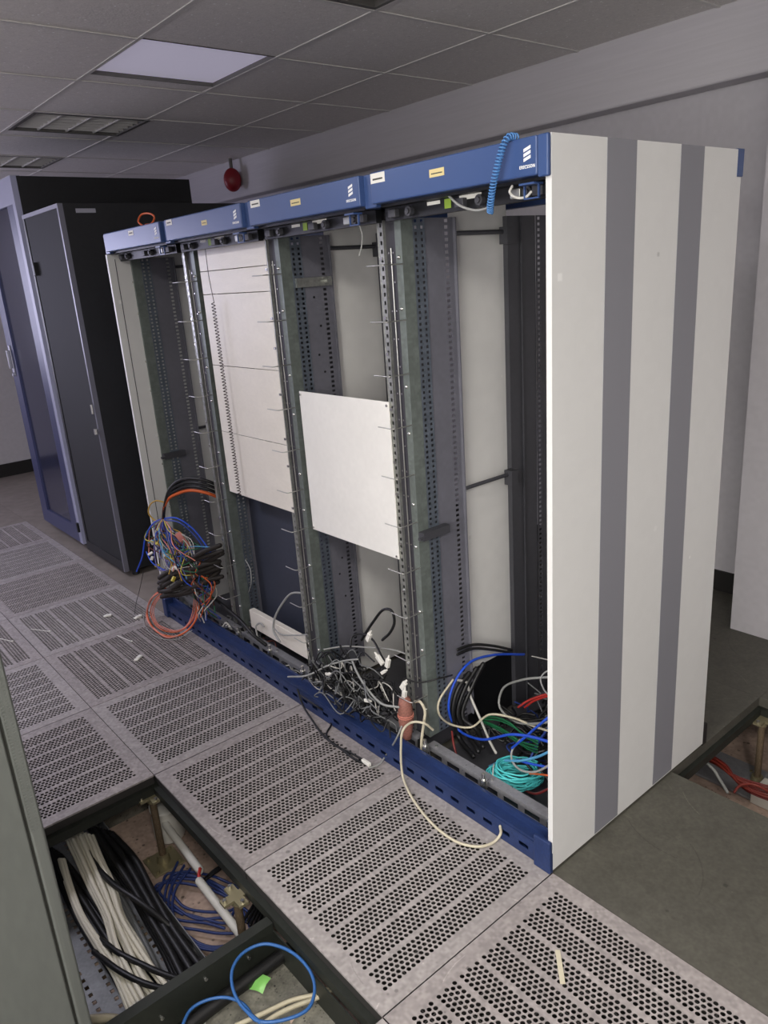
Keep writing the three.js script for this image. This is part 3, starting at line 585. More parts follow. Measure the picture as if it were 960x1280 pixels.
  ['sleeved_cable','thick black-brown sleeved cable bundled across the left rack front','cable','black-brown sleeved cables across the left rack front','cSleeve',0.0105347,[-1.828,0.449,-0.07,-1.933,0.388,-0.01,-2.034,0.346,0.03,-2.175,0.281,0.06,-2.245,0.239,0.07]],
  ['sleeved_cable','thick black-brown sleeved cable bundled across the left rack front','cable','black-brown sleeved cables across the left rack front','cSleeve',0.012238,[-1.873,0.4,-0.07,-1.904,0.395,-0.01,-2.061,0.317,0.03,-2.187,0.258,0.06,-2.216,0.238,0.07]],
  ['sleeved_cable','thick black-brown sleeved cable bundled across the left rack front','cable','black-brown sleeved cables across the left rack front','cSleeve',0.0113874,[-1.882,0.385,-0.07,-1.912,0.369,-0.01,-2.083,0.304,0.03,-2.16,0.26,0.06,-2.251,0.21,0.07]],
  ['sleeved_cable','thick black-brown sleeved cable bundled across the left rack front','cable','black-brown sleeved cables across the left rack front','cSleeve',0.0126837,[-1.868,0.373,-0.07,-1.93,0.347,-0.01,-2.06,0.288,0.03,-2.171,0.218,0.06,-2.253,0.197,0.07]],
  ['sleeved_cable','thick black-brown sleeved cable bundled across the left rack front','cable','black-brown sleeved cables across the left rack front','cSleeve',0.0114255,[-1.89,0.35,-0.07,-1.928,0.3,-0.01,-2.099,0.241,0.03,-2.151,0.226,0.06,-2.227,0.201,0.07]],
  ['sleeved_cable','thick black-brown sleeved cable bundled across the left rack front','cable','black-brown sleeved cables across the left rack front','cSleeve',0.0104638,[-1.865,0.33,-0.07,-1.936,0.306,-0.01,-2.096,0.217,0.03,-2.18,0.196,0.06,-2.242,0.169,0.07]],
  ['sleeved_cable','thick black-brown sleeved cable bundled across the left rack front','cable','black-brown sleeved cables across the left rack front','cSleeve',0.0112977,[-1.914,0.291,-0.07,-1.969,0.266,-0.01,-2.105,0.208,0.03,-2.198,0.184,0.06,-2.227,0.176,0.07]],
  ['fan_wire','bright blue wire bowing out far left of the wire fan','cable','blue wires of the left rack fan','cBlue',0.004,[-2.192,0.559,0.02,-2.239,0.534,0.05,-2.316,0.452,0.07,-2.371,0.348,0.08,-2.455,0.25,0.09]],
  ['fan_wire','bright blue wire bowing out right of the wire fan','cable','blue wires of the left rack fan','cBlue',0.004,[-2.192,0.559,0.02,-2.078,0.577,0,-2.009,0.539,-0.03,-1.951,0.478,-0.05,-1.917,0.43,-0.06]],
  ['fan_wire','second blue wire bowing out right of the wire fan','cable','blue wires of the left rack fan','cBlueD',0.004,[-2.176,0.555,0.02,-2.052,0.56,0,-2.002,0.51,-0.03,-1.967,0.451,-0.05,-1.954,0.405,-0.06]],
  ['fan_wire','blue wire swept low under the wire fan','cable','blue wires of the left rack fan','cBlue',0.0035,[-2.337,0.374,0.07,-2.289,0.333,0.07,-2.236,0.308,0.05,-2.179,0.296,0.03,-2.137,0.28,0.02]],
  ['fan_wire','pale blue wire crossing level through the wire fan','cable','blue wires of the left rack fan','cSky',0.0025,[-2.215,0.53,0.03,-2.151,0.47,0.03,-2.077,0.446,0.01,-1.974,0.462,-0.02,-1.873,0.476,-0.04]],
  ['fan_wire','ochre wire looping off the upper left of the wire fan','cable',null,'cOchre',0.0035,[-2.144,0.645,0.02,-2.183,0.651,0.04,-2.251,0.617,0.05,-2.277,0.573,0.05,-2.249,0.545,0.04,-2.183,0.549,0.03]],
  ['pigtail','thin dark wire hanging from wire fan down to floor tile','cable',null,'cBlack',0.0015,[-2.37,0.268,0.09,-2.424,0.173,0.1,-2.585,0.03,0.078,-2.525,0.004,0.116]],
  ['orange_cable','orange cord curled on top of left rack header','cable',null,'cOrange',0.004,[-2.228,1.82,-0.12,-2.277,1.844,-0.12,-2.288,1.87,-0.14,-2.227,1.871,-0.15,-2.157,1.848,-0.14,-2.144,1.825,-0.12,-2.187,1.823,-0.11]],
  ['hanging_wire','thin grey wire hanging from the header before the white divider','cable',null,'cGrey',0.002,[-0.696,1.69,-0.06,-0.701,1.664,-0.07,-0.708,1.637,-0.07,-0.709,1.612,-0.06]],
  ['header_wire','grey wire sagging under the right header','cable',null,'cGrey',0.003,[-0.323,1.725,-0.03,-0.285,1.698,-0.03,-0.236,1.683,-0.03,-0.176,1.683,-0.01]],
  ['header_wire','grey wire curled among the connectors under the right header','cable',null,'cLight',0.003,[-0.12,1.719,-0.02,-0.127,1.709,-0.02,-0.11,1.696,-0.02,-0.082,1.694,-0.02,-0.069,1.702,-0.02]],
  ['white_cable','white data cable in the tied bundle on the pit tray','cable','white cables on the tray in the floor pit','cWhite',0.007,[-1.443,-0.2,0.87,-1.264,-0.2,0.882,-1.099,-0.2,0.896,-0.948,-0.2,0.904,-0.832,-0.2,0.925,-0.711,-0.2,0.946,-0.558,-0.2,0.956]],
  ['white_cable','white data cable in the tied bundle on the pit tray','cable','white cables on the tray in the floor pit','cWhite',0.007,[-1.412,-0.188,0.866,-1.237,-0.188,0.878,-1.078,-0.188,0.892,-0.93,-0.188,0.902,-0.813,-0.188,0.921,-0.69,-0.188,0.94,-0.542,-0.188,0.947]],
  ['white_cable','white data cable in the tied bundle on the pit tray','cable','white cables on the tray in the floor pit','cWhite',0.007,[-1.381,-0.176,0.862,-1.21,-0.176,0.875,-1.057,-0.176,0.889,-0.912,-0.176,0.9,-0.798,-0.176,0.921,-0.667,-0.176,0.931,-0.527,-0.176,0.938]],
  ['white_cable','white data cable in the tied bundle on the pit tray','cable','white cables on the tray in the floor pit','cWhite',0.007,[-1.401,-0.2,0.848,-1.229,-0.2,0.862,-1.079,-0.2,0.876,-0.934,-0.2,0.89,-0.809,-0.2,0.901,-0.677,-0.2,0.911,-0.543,-0.2,0.921]],
  ['white_cable','white data cable in the tied bundle on the pit tray','cable','white cables on the tray in the floor pit','cWhite',0.007,[-1.37,-0.188,0.844,-1.203,-0.188,0.859,-1.059,-0.188,0.872,-0.917,-0.188,0.888,-0.792,-0.188,0.899,-0.666,-0.188,0.915,-0.527,-0.188,0.912]],
  ['white_cable','white data cable in the tied bundle on the pit tray','cable','white cables on the tray in the floor pit','cWhite',0.007,[-1.34,-0.176,0.84,-1.176,-0.176,0.856,-1.038,-0.176,0.869,-0.899,-0.176,0.887,-0.776,-0.176,0.899,-0.646,-0.176,0.909,-0.511,-0.176,0.903]],
  ['white_cable','white data cable in the tied bundle on the pit tray','cable','white cables on the tray in the floor pit','cWhite',0.007,[-1.359,-0.2,0.826,-1.195,-0.2,0.843,-1.06,-0.2,0.856,-0.921,-0.2,0.876,-0.799,-0.2,0.89,-0.664,-0.2,0.898,-0.527,-0.2,0.885]],
  ['white_cable','white data cable in the tied bundle on the pit tray','cable','white cables on the tray in the floor pit','cWhite',0.007,[-1.329,-0.188,0.822,-1.169,-0.188,0.84,-1.039,-0.188,0.852,-0.903,-0.188,0.874,-0.78,-0.188,0.887,-0.633,-0.188,0.88,-0.512,-0.188,0.876]],
  ['white_cable','white data cable in the tied bundle on the pit tray','cable','white cables on the tray in the floor pit','cWhite',0.007,[-1.299,-0.176,0.819,-1.143,-0.176,0.837,-1.019,-0.176,0.849,-0.886,-0.176,0.873,-0.756,-0.176,0.878,-0.616,-0.176,0.877,-0.496,-0.176,0.867]],
  ['white_cable','white data cable in the tied bundle on the pit tray','cable','white cables on the tray in the floor pit','cWhite',0.007,[-1.318,-0.2,0.804,-1.162,-0.2,0.824,-1.04,-0.2,0.836,-0.908,-0.2,0.862,-0.776,-0.2,0.866,-0.64,-0.2,0.872,-0.512,-0.2,0.849]],
  ['white_cable','white data cable strayed left of the tied bundle in the pit','cable','white cables on the tray in the floor pit','cWhite',0.0065,[-1.299,-0.21,0.924,-1.154,-0.21,0.946,-1.015,-0.21,0.959,-0.879,-0.21,0.96,-0.734,-0.21,0.958,-0.574,-0.21,0.974]],
  ['white_cable','white data cable strayed left of the tied bundle in the pit','cable','white cables on the tray in the floor pit','cWhite',0.0065,[-1.282,-0.2,0.923,-1.138,-0.2,0.945,-1,-0.2,0.957,-0.863,-0.2,0.957,-0.719,-0.2,0.955,-0.558,-0.2,0.968]],
  ['white_cable','white data cable strayed left of the tied bundle in the pit','cable','white cables on the tray in the floor pit','cWhite',0.0065,[-1.291,-0.21,0.917,-1.146,-0.21,0.939,-1.008,-0.21,0.952,-0.869,-0.21,0.95,-0.725,-0.21,0.948,-0.56,-0.21,0.959]],
  ['white_cable','white data cable strayed left of the tied bundle in the pit','cable','white cables on the tray in the floor pit','cWhite',0.0065,[-1.274,-0.2,0.915,-1.13,-0.2,0.937,-0.993,-0.2,0.95,-0.853,-0.2,0.947,-0.71,-0.2,0.945,-0.544,-0.2,0.953]],
  ['black_power_cable','thick black power cable between the white cables in the pit','cable','black cables in the floor pit','cBlack',0.01,[-1.419,-0.235,0.928,-1.238,-0.235,0.949,-1.07,-0.235,0.959,-0.911,-0.235,0.96,-0.76,-0.235,0.954,-0.587,-0.235,0.958]],
  ['black_power_cable','thick black power cable between the white cables in the pit','cable','black cables in the floor pit','cBlack',0.01,[-1.378,-0.215,0.929,-1.204,-0.215,0.943,-1.034,-0.215,0.951,-0.876,-0.215,0.95,-0.728,-0.215,0.945,-0.564,-0.215,0.945]],
  ['black_power_cable','thick black power cable between the white cables in the pit','cable','black cables in the floor pit','cBlack',0.01,[-1.391,-0.235,0.921,-1.219,-0.235,0.929,-1.045,-0.235,0.934,-0.884,-0.235,0.932,-0.735,-0.235,0.928,-0.578,-0.235,0.923]],
  ['black_power_cable','thick black power cable between the white cables in the pit','cable','black cables in the floor pit','cBlack',0.01,[-1.35,-0.215,0.922,-1.185,-0.215,0.924,-1.01,-0.215,0.925,-0.849,-0.215,0.923,-0.703,-0.215,0.919,-0.555,-0.215,0.91]],
  ['black_power_cable','thick black power cable between the white cables in the pit','cable','black cables in the floor pit','cBlack',0.01,[-1.363,-0.235,0.914,-1.201,-0.235,0.91,-1.02,-0.235,0.908,-0.857,-0.235,0.905,-0.71,-0.235,0.902,-0.568,-0.235,0.887]],
  ['black_power_cable','thick black power cable between the white cables in the pit','cable','black cables in the floor pit','cBlack',0.01,[-1.322,-0.215,0.915,-1.166,-0.215,0.905,-0.985,-0.215,0.9,-0.823,-0.215,0.896,-0.678,-0.215,0.893,-0.546,-0.215,0.874]],
  ['black_power_cable','thick black power cable along right edge of the pit tray','cable','black cables in the floor pit','cBlack',0.011,[-1.401,-0.225,0.789,-1.199,-0.225,0.801,-1.032,-0.225,0.8,-0.87,-0.225,0.81,-0.726,-0.225,0.82,-0.607,-0.225,0.835]],
  ['black_power_cable','thick black power cable along right edge of the pit tray','cable','black cables in the floor pit','cBlack',0.011,[-1.37,-0.21,0.788,-1.172,-0.21,0.797,-1.005,-0.21,0.798,-0.844,-0.21,0.808,-0.704,-0.21,0.817,-0.592,-0.21,0.83]],
  ['black_power_cable','thick black power cable along right edge of the pit tray','cable','black cables in the floor pit','cBlack',0.011,[-1.338,-0.195,0.787,-1.146,-0.195,0.793,-0.977,-0.195,0.797,-0.819,-0.195,0.807,-0.683,-0.195,0.815,-0.577,-0.195,0.826]],
  ['black_power_cable','thick black power cable along right edge of the pit tray','cable','black cables in the floor pit','cBlack',0.011,[-1.367,-0.225,0.772,-1.174,-0.225,0.775,-1.001,-0.225,0.782,-0.841,-0.225,0.792,-0.706,-0.225,0.8,-0.603,-0.225,0.809]],
  ['black_power_cable','thick black power cable along right edge of the pit tray','cable','black cables in the floor pit','cBlack',0.011,[-1.336,-0.21,0.771,-1.148,-0.21,0.771,-0.974,-0.21,0.78,-0.816,-0.21,0.791,-0.685,-0.21,0.797,-0.587,-0.21,0.804]],
  ['black_power_cable','thick black power cable along right edge of the pit tray','cable','black cables in the floor pit','cBlack',0.011,[-1.305,-0.195,0.77,-1.121,-0.195,0.768,-0.946,-0.195,0.779,-0.791,-0.195,0.79,-0.664,-0.195,0.795,-0.572,-0.195,0.8]],
  ['black_power_cable','thick black power cable along right edge of the pit tray','cable','black cables in the floor pit','cBlack',0.011,[-1.334,-0.225,0.755,-1.15,-0.225,0.75,-0.97,-0.225,0.764,-0.812,-0.225,0.775,-0.687,-0.225,0.779,-0.598,-0.225,0.782]],
  ['black_power_cable','thick black power cable along right edge of the pit tray','cable','black cables in the floor pit','cBlack',0.011,[-1.303,-0.21,0.754,-1.123,-0.21,0.746,-0.943,-0.21,0.762,-0.787,-0.21,0.774,-0.666,-0.21,0.777,-0.583,-0.21,0.778]],
  ['black_power_cable','thick black power cable along right edge of the pit tray','cable','black cables in the floor pit','cBlack',0.011,[-1.272,-0.195,0.753,-1.097,-0.195,0.743,-0.916,-0.195,0.761,-0.763,-0.195,0.773,-0.646,-0.195,0.775,-0.567,-0.195,0.774]],
  ['black_power_cable','black cable cutting diagonally across right edge of the tray','cable',null,'cBlack',0.01,[-1.354,-0.22,0.822,-1.177,-0.19,0.848,-1.018,-0.165,0.846,-0.877,-0.16,0.815,-0.762,-0.2,0.774,-0.704,-0.27,0.738,-0.64,-0.3,0.717]],
  ['black_power_cable','black cable branching right from white bundle towards the trough','cable',null,'cBlack',0.009,[-0.918,-0.215,0.947,-0.758,-0.175,0.926,-0.674,-0.17,0.896,-0.605,-0.17,0.866,-0.546,-0.17,0.832]],
  ['black_power_cable','lower black cable branching right from the white bundle','cable',null,'cBlack',0.009,[-0.857,-0.215,0.969,-0.703,-0.175,0.948,-0.622,-0.17,0.919,-0.564,-0.17,0.885,-0.52,-0.17,0.845]],
  ['grey_cable','grey cable curving along the pit tray floor','cable','grey cables on the pit tray floor','cGrey2',0.007,[-1.243,-0.262,0.864,-1.088,-0.262,0.85,-0.92,-0.262,0.852,-0.777,-0.262,0.863,-0.655,-0.262,0.882]],
  ['grey_cable','grey cable curving along the pit tray floor','cable','grey cables on the pit tray floor','cGrey2',0.007,[-1.23,-0.262,0.855,-1.079,-0.262,0.84,-0.913,-0.262,0.845,-0.771,-0.262,0.857,-0.647,-0.262,0.873]],
  ['grey_cable','grey cable curving along the pit tray floor','cable','grey cables on the pit tray floor','cGrey2',0.007,[-1.217,-0.262,0.847,-1.07,-0.262,0.831,-0.906,-0.262,0.838,-0.764,-0.262,0.85,-0.64,-0.262,0.865]],
  ['grey_cable','grey cable curving along the pit tray floor','cable','grey cables on the pit tray floor','cGrey2',0.007,[-1.203,-0.262,0.838,-1.061,-0.262,0.821,-0.899,-0.262,0.831,-0.757,-0.262,0.843,-0.632,-0.262,0.857]],
  ['blue_data_cable','dark blue cable coiled loosely on the pink concrete slab','cable','blue cables coiled on the pit slab','cNavy',0.0045,[-0.797,-0.315,0.553,-0.762,-0.315,0.578,-0.805,-0.315,0.607,-0.858,-0.315,0.666,-0.959,-0.315,0.694,-1.045,-0.315,0.704,-1.062,-0.315,0.687,-1.101,-0.315,0.651,-1.041,-0.315,0.596,-0.956,-0.315,0.558,-0.891,-0.315,0.536,-0.816,-0.315,0.535]],
  ['blue_data_cable','dark blue cable coiled loosely on the pink concrete slab','cable','blue cables coiled on the pit slab','cNavy',0.0045,[-0.764,-0.315,0.62,-0.817,-0.315,0.649,-0.907,-0.315,0.715,-0.994,-0.315,0.724,-1.062,-0.315,0.704,-1.073,-0.315,0.65,-1.053,-0.315,0.613,-0.966,-0.315,0.558,-0.863,-0.315,0.542,-0.787,-0.315,0.536,-0.737,-0.315,0.536,-0.754,-0.315,0.601]],
  ['blue_data_cable','dark blue cable coiled loosely on the pink concrete slab','cable','blue cables coiled on the pit slab','cNavy',0.0045,[-0.904,-0.315,0.69,-1.003,-0.315,0.717,-1.06,-0.315,0.715,-1.081,-0.315,0.695,-1.029,-0.315,0.634,-0.974,-0.315,0.597,-0.936,-0.315,0.576,-0.824,-0.315,0.55,-0.788,-0.315,0.581,-0.778,-0.315,0.606,-0.835,-0.315,0.645,-0.895,-0.315,0.679]],
  ['blue_data_cable','dark blue cable coiled loosely on the pink concrete slab','cable','blue cables coiled on the pit slab','cNavy',0.0045,[-1.019,-0.315,0.673,-1.082,-0.315,0.636,-1.073,-0.315,0.608,-0.995,-0.315,0.55,-0.944,-0.315,0.528,-0.844,-0.315,0.504,-0.824,-0.315,0.529,-0.81,-0.315,0.564,-0.818,-0.315,0.585,-0.879,-0.315,0.645,-0.93,-0.315,0.673,-1.017,-0.315,0.677]],
  ['blue_data_cable','dark blue cable coiled loosely on the pink concrete slab','cable','blue cables coiled on the pit slab','cNavy',0.0045,[-1.071,-0.315,0.65,-1,-0.315,0.587,-0.924,-0.315,0.559,-0.827,-0.315,0.543,-0.735,-0.315,0.554,-0.703,-0.315,0.568,-0.752,-0.315,0.635,-0.815,-0.315,0.682,-0.892,-0.315,0.732,-1.017,-0.315,0.741,-1.051,-0.315,0.714,-1.075,-0.315,0.668]],
  ['blue_data_cable','blue cable trailing across the slab towards the trough','cable','blue cables coiled on the pit slab','cNavy',0.0045,[-1.12,-0.31,0.603,-1.039,-0.31,0.682,-0.949,-0.31,0.729,-0.855,-0.31,0.741,-0.746,-0.31,0.71,-0.65,-0.31,0.63]],
  ['blue_data_cable','blue cable trailing across the slab towards the trough','cable','blue cables coiled on the pit slab','cNavy',0.0045,[-1.09,-0.31,0.594,-1.028,-0.31,0.67,-0.94,-0.31,0.719,-0.844,-0.31,0.73,-0.74,-0.31,0.7,-0.662,-0.31,0.623]],
  ['blue_data_cable','blue cable trailing across the slab towards the trough','cable','blue cables coiled on the pit slab','cNavy',0.0045,[-1.061,-0.31,0.585,-1.016,-0.31,0.658,-0.931,-0.31,0.71,-0.834,-0.31,0.719,-0.734,-0.31,0.69,-0.674,-0.31,0.615]],
  ['dark_data_cable','dark cable looping on the slab under the perforated tiles','cable','dark cables on the pit slab','cBlack',0.005,[-0.965,-0.3,0.596,-0.987,-0.3,0.52,-0.956,-0.3,0.452,-0.859,-0.3,0.454,-0.787,-0.3,0.485,-0.734,-0.3,0.566]],
  ['dark_data_cable','dark cable looping on the slab under the perforated tiles','cable','dark cables on the pit slab','cBlack',0.005,[-0.967,-0.3,0.584,-0.986,-0.3,0.509,-0.949,-0.3,0.456,-0.844,-0.3,0.454,-0.781,-0.3,0.48,-0.719,-0.3,0.563]],
  ['dark_data_cable','dark cable looping on the slab under the perforated tiles','cable','dark cables on the pit slab','cBlack',0.005,[-0.969,-0.3,0.571,-0.985,-0.3,0.497,-0.943,-0.3,0.46,-0.829,-0.3,0.453,-0.776,-0.3,0.474,-0.704,-0.3,0.561]],
  ['dark_data_cable','dark cable looping on the slab under the perforated tiles','cable','dark cables on the pit slab','cBlack',0.005,[-0.971,-0.3,0.558,-0.984,-0.3,0.486,-0.936,-0.3,0.463,-0.815,-0.3,0.453,-0.77,-0.3,0.469,-0.69,-0.3,0.558]],
  ['dark_data_cable','dark cable looping on the slab under the perforated tiles','cable','dark cables on the pit slab','cBlack',0.005,[-0.973,-0.3,0.546,-0.982,-0.3,0.474,-0.93,-0.3,0.467,-0.801,-0.3,0.453,-0.765,-0.3,0.463,-0.675,-0.3,0.556]],
  ['dark_data_cable','dark cable looping on the slab under the perforated tiles','cable','dark cables on the pit slab','cBlack',0.005,[-0.975,-0.3,0.533,-0.981,-0.3,0.462,-0.924,-0.3,0.471,-0.787,-0.3,0.452,-0.76,-0.3,0.457,-0.661,-0.3,0.553]],
  ['blue_loop_cable','bright blue cable in a wide loop over the floor trough','cable',null,'cAzure',0.0042,[-0.225,-0.06,0.786,-0.298,-0.06,0.796,-0.358,-0.06,0.784,-0.4,-0.06,0.756,-0.418,-0.06,0.715,-0.406,-0.06,0.668,-0.363,-0.06,0.637,-0.303,-0.06,0.622,-0.24,-0.06,0.628,-0.197,-0.06,0.652,-0.175,-0.06,0.688,-0.196,-0.06,0.75,-0.232,-0.06,0.788,-0.277,-0.06,0.795]],
  ['blue_loop_cable','blue cable arching low left in the floor trough','cable',null,'cAzure',0.004,[-0.366,-0.1,0.924,-0.401,-0.1,0.879,-0.397,-0.1,0.839,-0.369,-0.1,0.799,-0.322,-0.1,0.777,-0.27,-0.1,0.779]],
  ['cream_cable','upper cream cable crossing the floor trough','cable',null,'cCream2',0.006,[-0.312,-0.13,0.809,-0.293,-0.13,0.742,-0.274,-0.13,0.673,-0.246,-0.13,0.621,-0.231,-0.13,0.57]],
  ['cream_cable','lower cream cable crossing the floor trough','cable',null,'cCream2',0.006,[-0.271,-0.13,0.767,-0.266,-0.13,0.714,-0.253,-0.13,0.669,-0.237,-0.13,0.627,-0.225,-0.13,0.574]],
  ['black_conduit','thick black hose lying along the floor trough','hose',null,'cBlack',0.018,[-0.391,-0.13,0.917,-0.397,-0.13,0.817,-0.399,-0.13,0.713,-0.402,-0.13,0.614,-0.41,-0.13,0.549]],
  ['cream_conduit','cream conduit at the bottom edge of the pit','conduit',null,'cCream2',0.012,[-0.575,-0.12,1.105,-0.567,-0.12,1.073,-0.529,-0.12,1.027,-0.49,-0.12,1.003]],
  ['red_cable','orange-red cable fanning across the right floor opening','cable','red cables in the right floor opening','cRedD',0.0036,[-0.076,-0.13,-0.893,-0.016,-0.13,-0.901,0.047,-0.13,-0.888,0.101,-0.13,-0.888,0.183,-0.13,-0.911]],
  ['red_cable','orange-red cable fanning across the right floor opening','cable','red cables in the right floor opening','cOrangeR',0.0036,[-0.066,-0.122,-0.89,-0.004,-0.122,-0.893,0.06,-0.122,-0.873,0.112,-0.122,-0.869,0.192,-0.122,-0.889]],
  ['red_cable','orange-red cable fanning across the right floor opening','cable','red cables in the right floor opening','cOrangeR',0.0036,[-0.056,-0.114,-0.887,0.008,-0.114,-0.886,0.072,-0.114,-0.857,0.123,-0.114,-0.851,0.201,-0.114,-0.867]],
  ['red_cable','orange-red cable fanning across the right floor opening','cable','red cables in the right floor opening','cRedD',0.0036,[-0.062,-0.13,-0.916,0.005,-0.13,-0.91,0.071,-0.13,-0.873,0.121,-0.13,-0.863,0.198,-0.13,-0.876]],
  ['red_cable','orange-red cable fanning across the right floor opening','cable','red cables in the right floor opening','cOrangeR',0.0036,[-0.052,-0.122,-0.913,0.017,-0.122,-0.902,0.084,-0.122,-0.857,0.132,-0.122,-0.844,0.207,-0.122,-0.854]],
  ['red_cable','orange-red cable fanning across the right floor opening','cable','red cables in the right floor opening','cOrangeR',0.0036,[-0.042,-0.114,-0.91,0.029,-0.114,-0.895,0.096,-0.114,-0.842,0.143,-0.114,-0.826,0.216,-0.114,-0.832]],
  ['red_cable','orange-red cable fanning across the right floor opening','cable','red cables in the right floor opening','cRedD',0.0036,[-0.047,-0.13,-0.94,0.026,-0.13,-0.919,0.095,-0.13,-0.857,0.141,-0.13,-0.838,0.213,-0.13,-0.842]],
  ['red_cable','orange cable bowed highest in the right floor opening','cable',null,'cOrangeR',0.0045,[0.126,-0.1,-0.767,0.124,-0.1,-0.809,0.147,-0.1,-0.843,0.184,-0.1,-0.846,0.221,-0.1,-0.834]],
  ['grey_cable','grey cable crossing over the red cables in the right opening','cable',null,'cGrey',0.005,[-0.014,-0.09,-0.838,0.031,-0.09,-0.816,0.072,-0.09,-0.779,0.116,-0.09,-0.739]],
];

// ---------------------------------------------------------------- cabinets at the far end and in front
{ // tall cabinet with blue glazed door
  const t = thing('server_cabinet', 'tall black cabinet at the far end with a blue glazed door', 'cabinet', [-4.5, 0, -1.12]);
  const W = .8, H = 2.21, D = 1.04;
  obj('body', [box(.78, W, .05, H, 0, D), box(0, .02, .05, H, 0, D), box(.02, .78, H - .02, H, 0, D), box(.02, .78, .05, .07, 0, D), box(.02, .78, .07, H - .02, 0, .02), box(.02, .78, 0, .05, .03, D - .03)], M.blackSide, t);
  const d = obj('door', [box(0, .13, .06, H, D, D + .03), box(W - .17, W - .05, .06, H - .14, D, D + .03), box(.13, W - .17, .06, .16, D, D + .03)], M.doorBlue, t);
  obj('door_frame', [box(.13, W, H - .14, H, D, D + .032), box(W - .05, W, .06, H - .14, D, D + .032)], M.doorFrame, d);
  obj('glass_pane', box(.13, W - .17, .16, H - .14, D + .012, D + .018), M.glassBlue, d);
  obj('door_handle', [rbox(.05, .08, 1.1, 1.28, D + .03, D + .04, .004), rbox(.056, .074, 1.13, 1.25, D + .04, D + .06, .005), cyl(.012, .012, .02, .065, 1.09, D + .04, 'z')], M.silver, d);
  obj('hinge', [box(W - .03, W - .01, .14, .2, D + .03, D + .045)], M.black, d);
  obj('top_edge', box(0, W, H, H + .004, D - .02, D + .03), M.silver, t);
}
{ // nearer black cabinet
  const t = thing('server_cabinet', 'black cabinet with mesh door beside the gap to the rack row', 'cabinet', [-3.65, 0, -1.1]);
  const W = .6, H = 2.0, D = 1.02;
  obj('body', [box(.58, W, .04, H, 0, D), box(0, .02, .04, H, 0, D), box(.02, .58, H - .02, H, 0, D), box(.02, .58, .04, .06, 0, D), box(.02, .58, .06, H - .02, 0, .02)], M.blackSide, t);
  const d = obj('door', [box(0, .03, .04, H - .02, D, D + .026), box(.03, .583, .04, .1, D, D + .026)], M.black, t);
  obj('mesh', box(.03, .582, .1, H - .02, D, D + .022), M.blackMesh, d);
  obj('door_frame', [box(.583, .6, .04, H, D, D + .026), box(.0, .583, H - .02, H, D, D + .026)], M.edge, d);
  obj('door_lock', [rbox(.07, .1, 1.68, 1.75, D + .02, D + .045, .004)], M.black, d);
  obj('hinge', [cyl(.008, .008, .05, .6, .98, D + .04), cyl(.012, .012, .03, .602, .86, D + .042)], M.zinc, d);
  obj('name_plate', box(.6, .602, 1.955, 1.975, D - .16, D - .06), M.silver, t);
  for (const [x, z] of [[.04, .05], [.56, .05], [.04, D - .05], [.56, D - .05]]) obj('foot', cyl(.018, .022, .04, x, .02, z), M.black, t);
}
{ // grey-green cabinet at the left edge, front towards the racks
  const t = thing('server_cabinet', 'grey-green cabinet standing close at the left picture edge', 'cabinet', [-.95, 0, 1.1]);
  const W = .6, H = 2.0, D = .7;
  obj('body', [rbox(0, W, .06, H, .03, D, .004), box(.02, W - .02, 0, .06, .12, D)], M.cabinet, t);
  const door = obj('door', [rbox(0, W, .03, H - .01, 0, .0255, .006, 3)], M.cabinet, t);
  obj('gasket', box(.008, W - .004, .065, H - .02, .0256, .03), M.rubber, door);
  const vent = sideSheet(.02, 1.2, 2, 170, .5, .55, W + .0006, .6, .024); obj('vent_strip', vent, M.cabinet, door);
  obj('lock', [cyl(.008, .008, .006, W + .003, .98, .1, 'x'), cyl(.005, .005, .01, W + .004, .94, .095, 'x')], M.zinc, t);
}
// red alarm bell hanging at the back wall
{
  const t = thing('alarm_bell', 'dark red round alarm bell hung below the ceiling at the back wall', 'alarm bell', [-4.33, 2.3, -1.8]);
  obj('gong', [new THREE.SphereGeometry(.072, 24, 16).scale(.9, 1.15, .62)], M.red, t);
  obj('back_box', cyl(.045, .05, .04, 0, 0, -.05, 'z', 20), M.red, t);
  t.rotation.y = 1.0;
  obj('stem', [cyl(.013, .013, HC - 2.36, 0, (HC - 2.36) / 2 + .06, -.03), box(-.02, .02, -.05, .05, -.08, -.068)], M.lampBody, t);
}
// blue coiled cord hanging over the header of the right rack
{
  const pts = []; const A = new THREE.Vector3(-.093, 1.806, .024), B = new THREE.Vector3(-.118, 1.742, .034), C2 = new THREE.Vector3(-.146, 1.69, .02), D2 = new THREE.Vector3(-.166, 1.672, .0);
  const cv = new THREE.CatmullRomCurve3([new THREE.Vector3(-.088, 1.809, .0), A, B, C2, D2]); const turns = 30, n = turns * 10;
  for (let k = 0; k <= n; k++) {
    const u = k / n, p = cv.getPointAt(u), tg = cv.getTangentAt(u), e1 = new THREE.Vector3(0, 0, 1).cross(tg).normalize(), e2 = tg.clone().cross(e1);
    const a = u * turns * 2 * Math.PI; p.addScaledVector(e1, .006 * Math.cos(a)).addScaledVector(e2, .006 * Math.sin(a)); pts.push(p);
  }
  const g = new THREE.TubeGeometry(new THREE.CatmullRomCurve3(pts), n * 2, .0019, 5);
  tag(obj('coiled_cord', g, M.cCoil), 'light blue coiled cord hanging over the right blue header', 'cord');
}
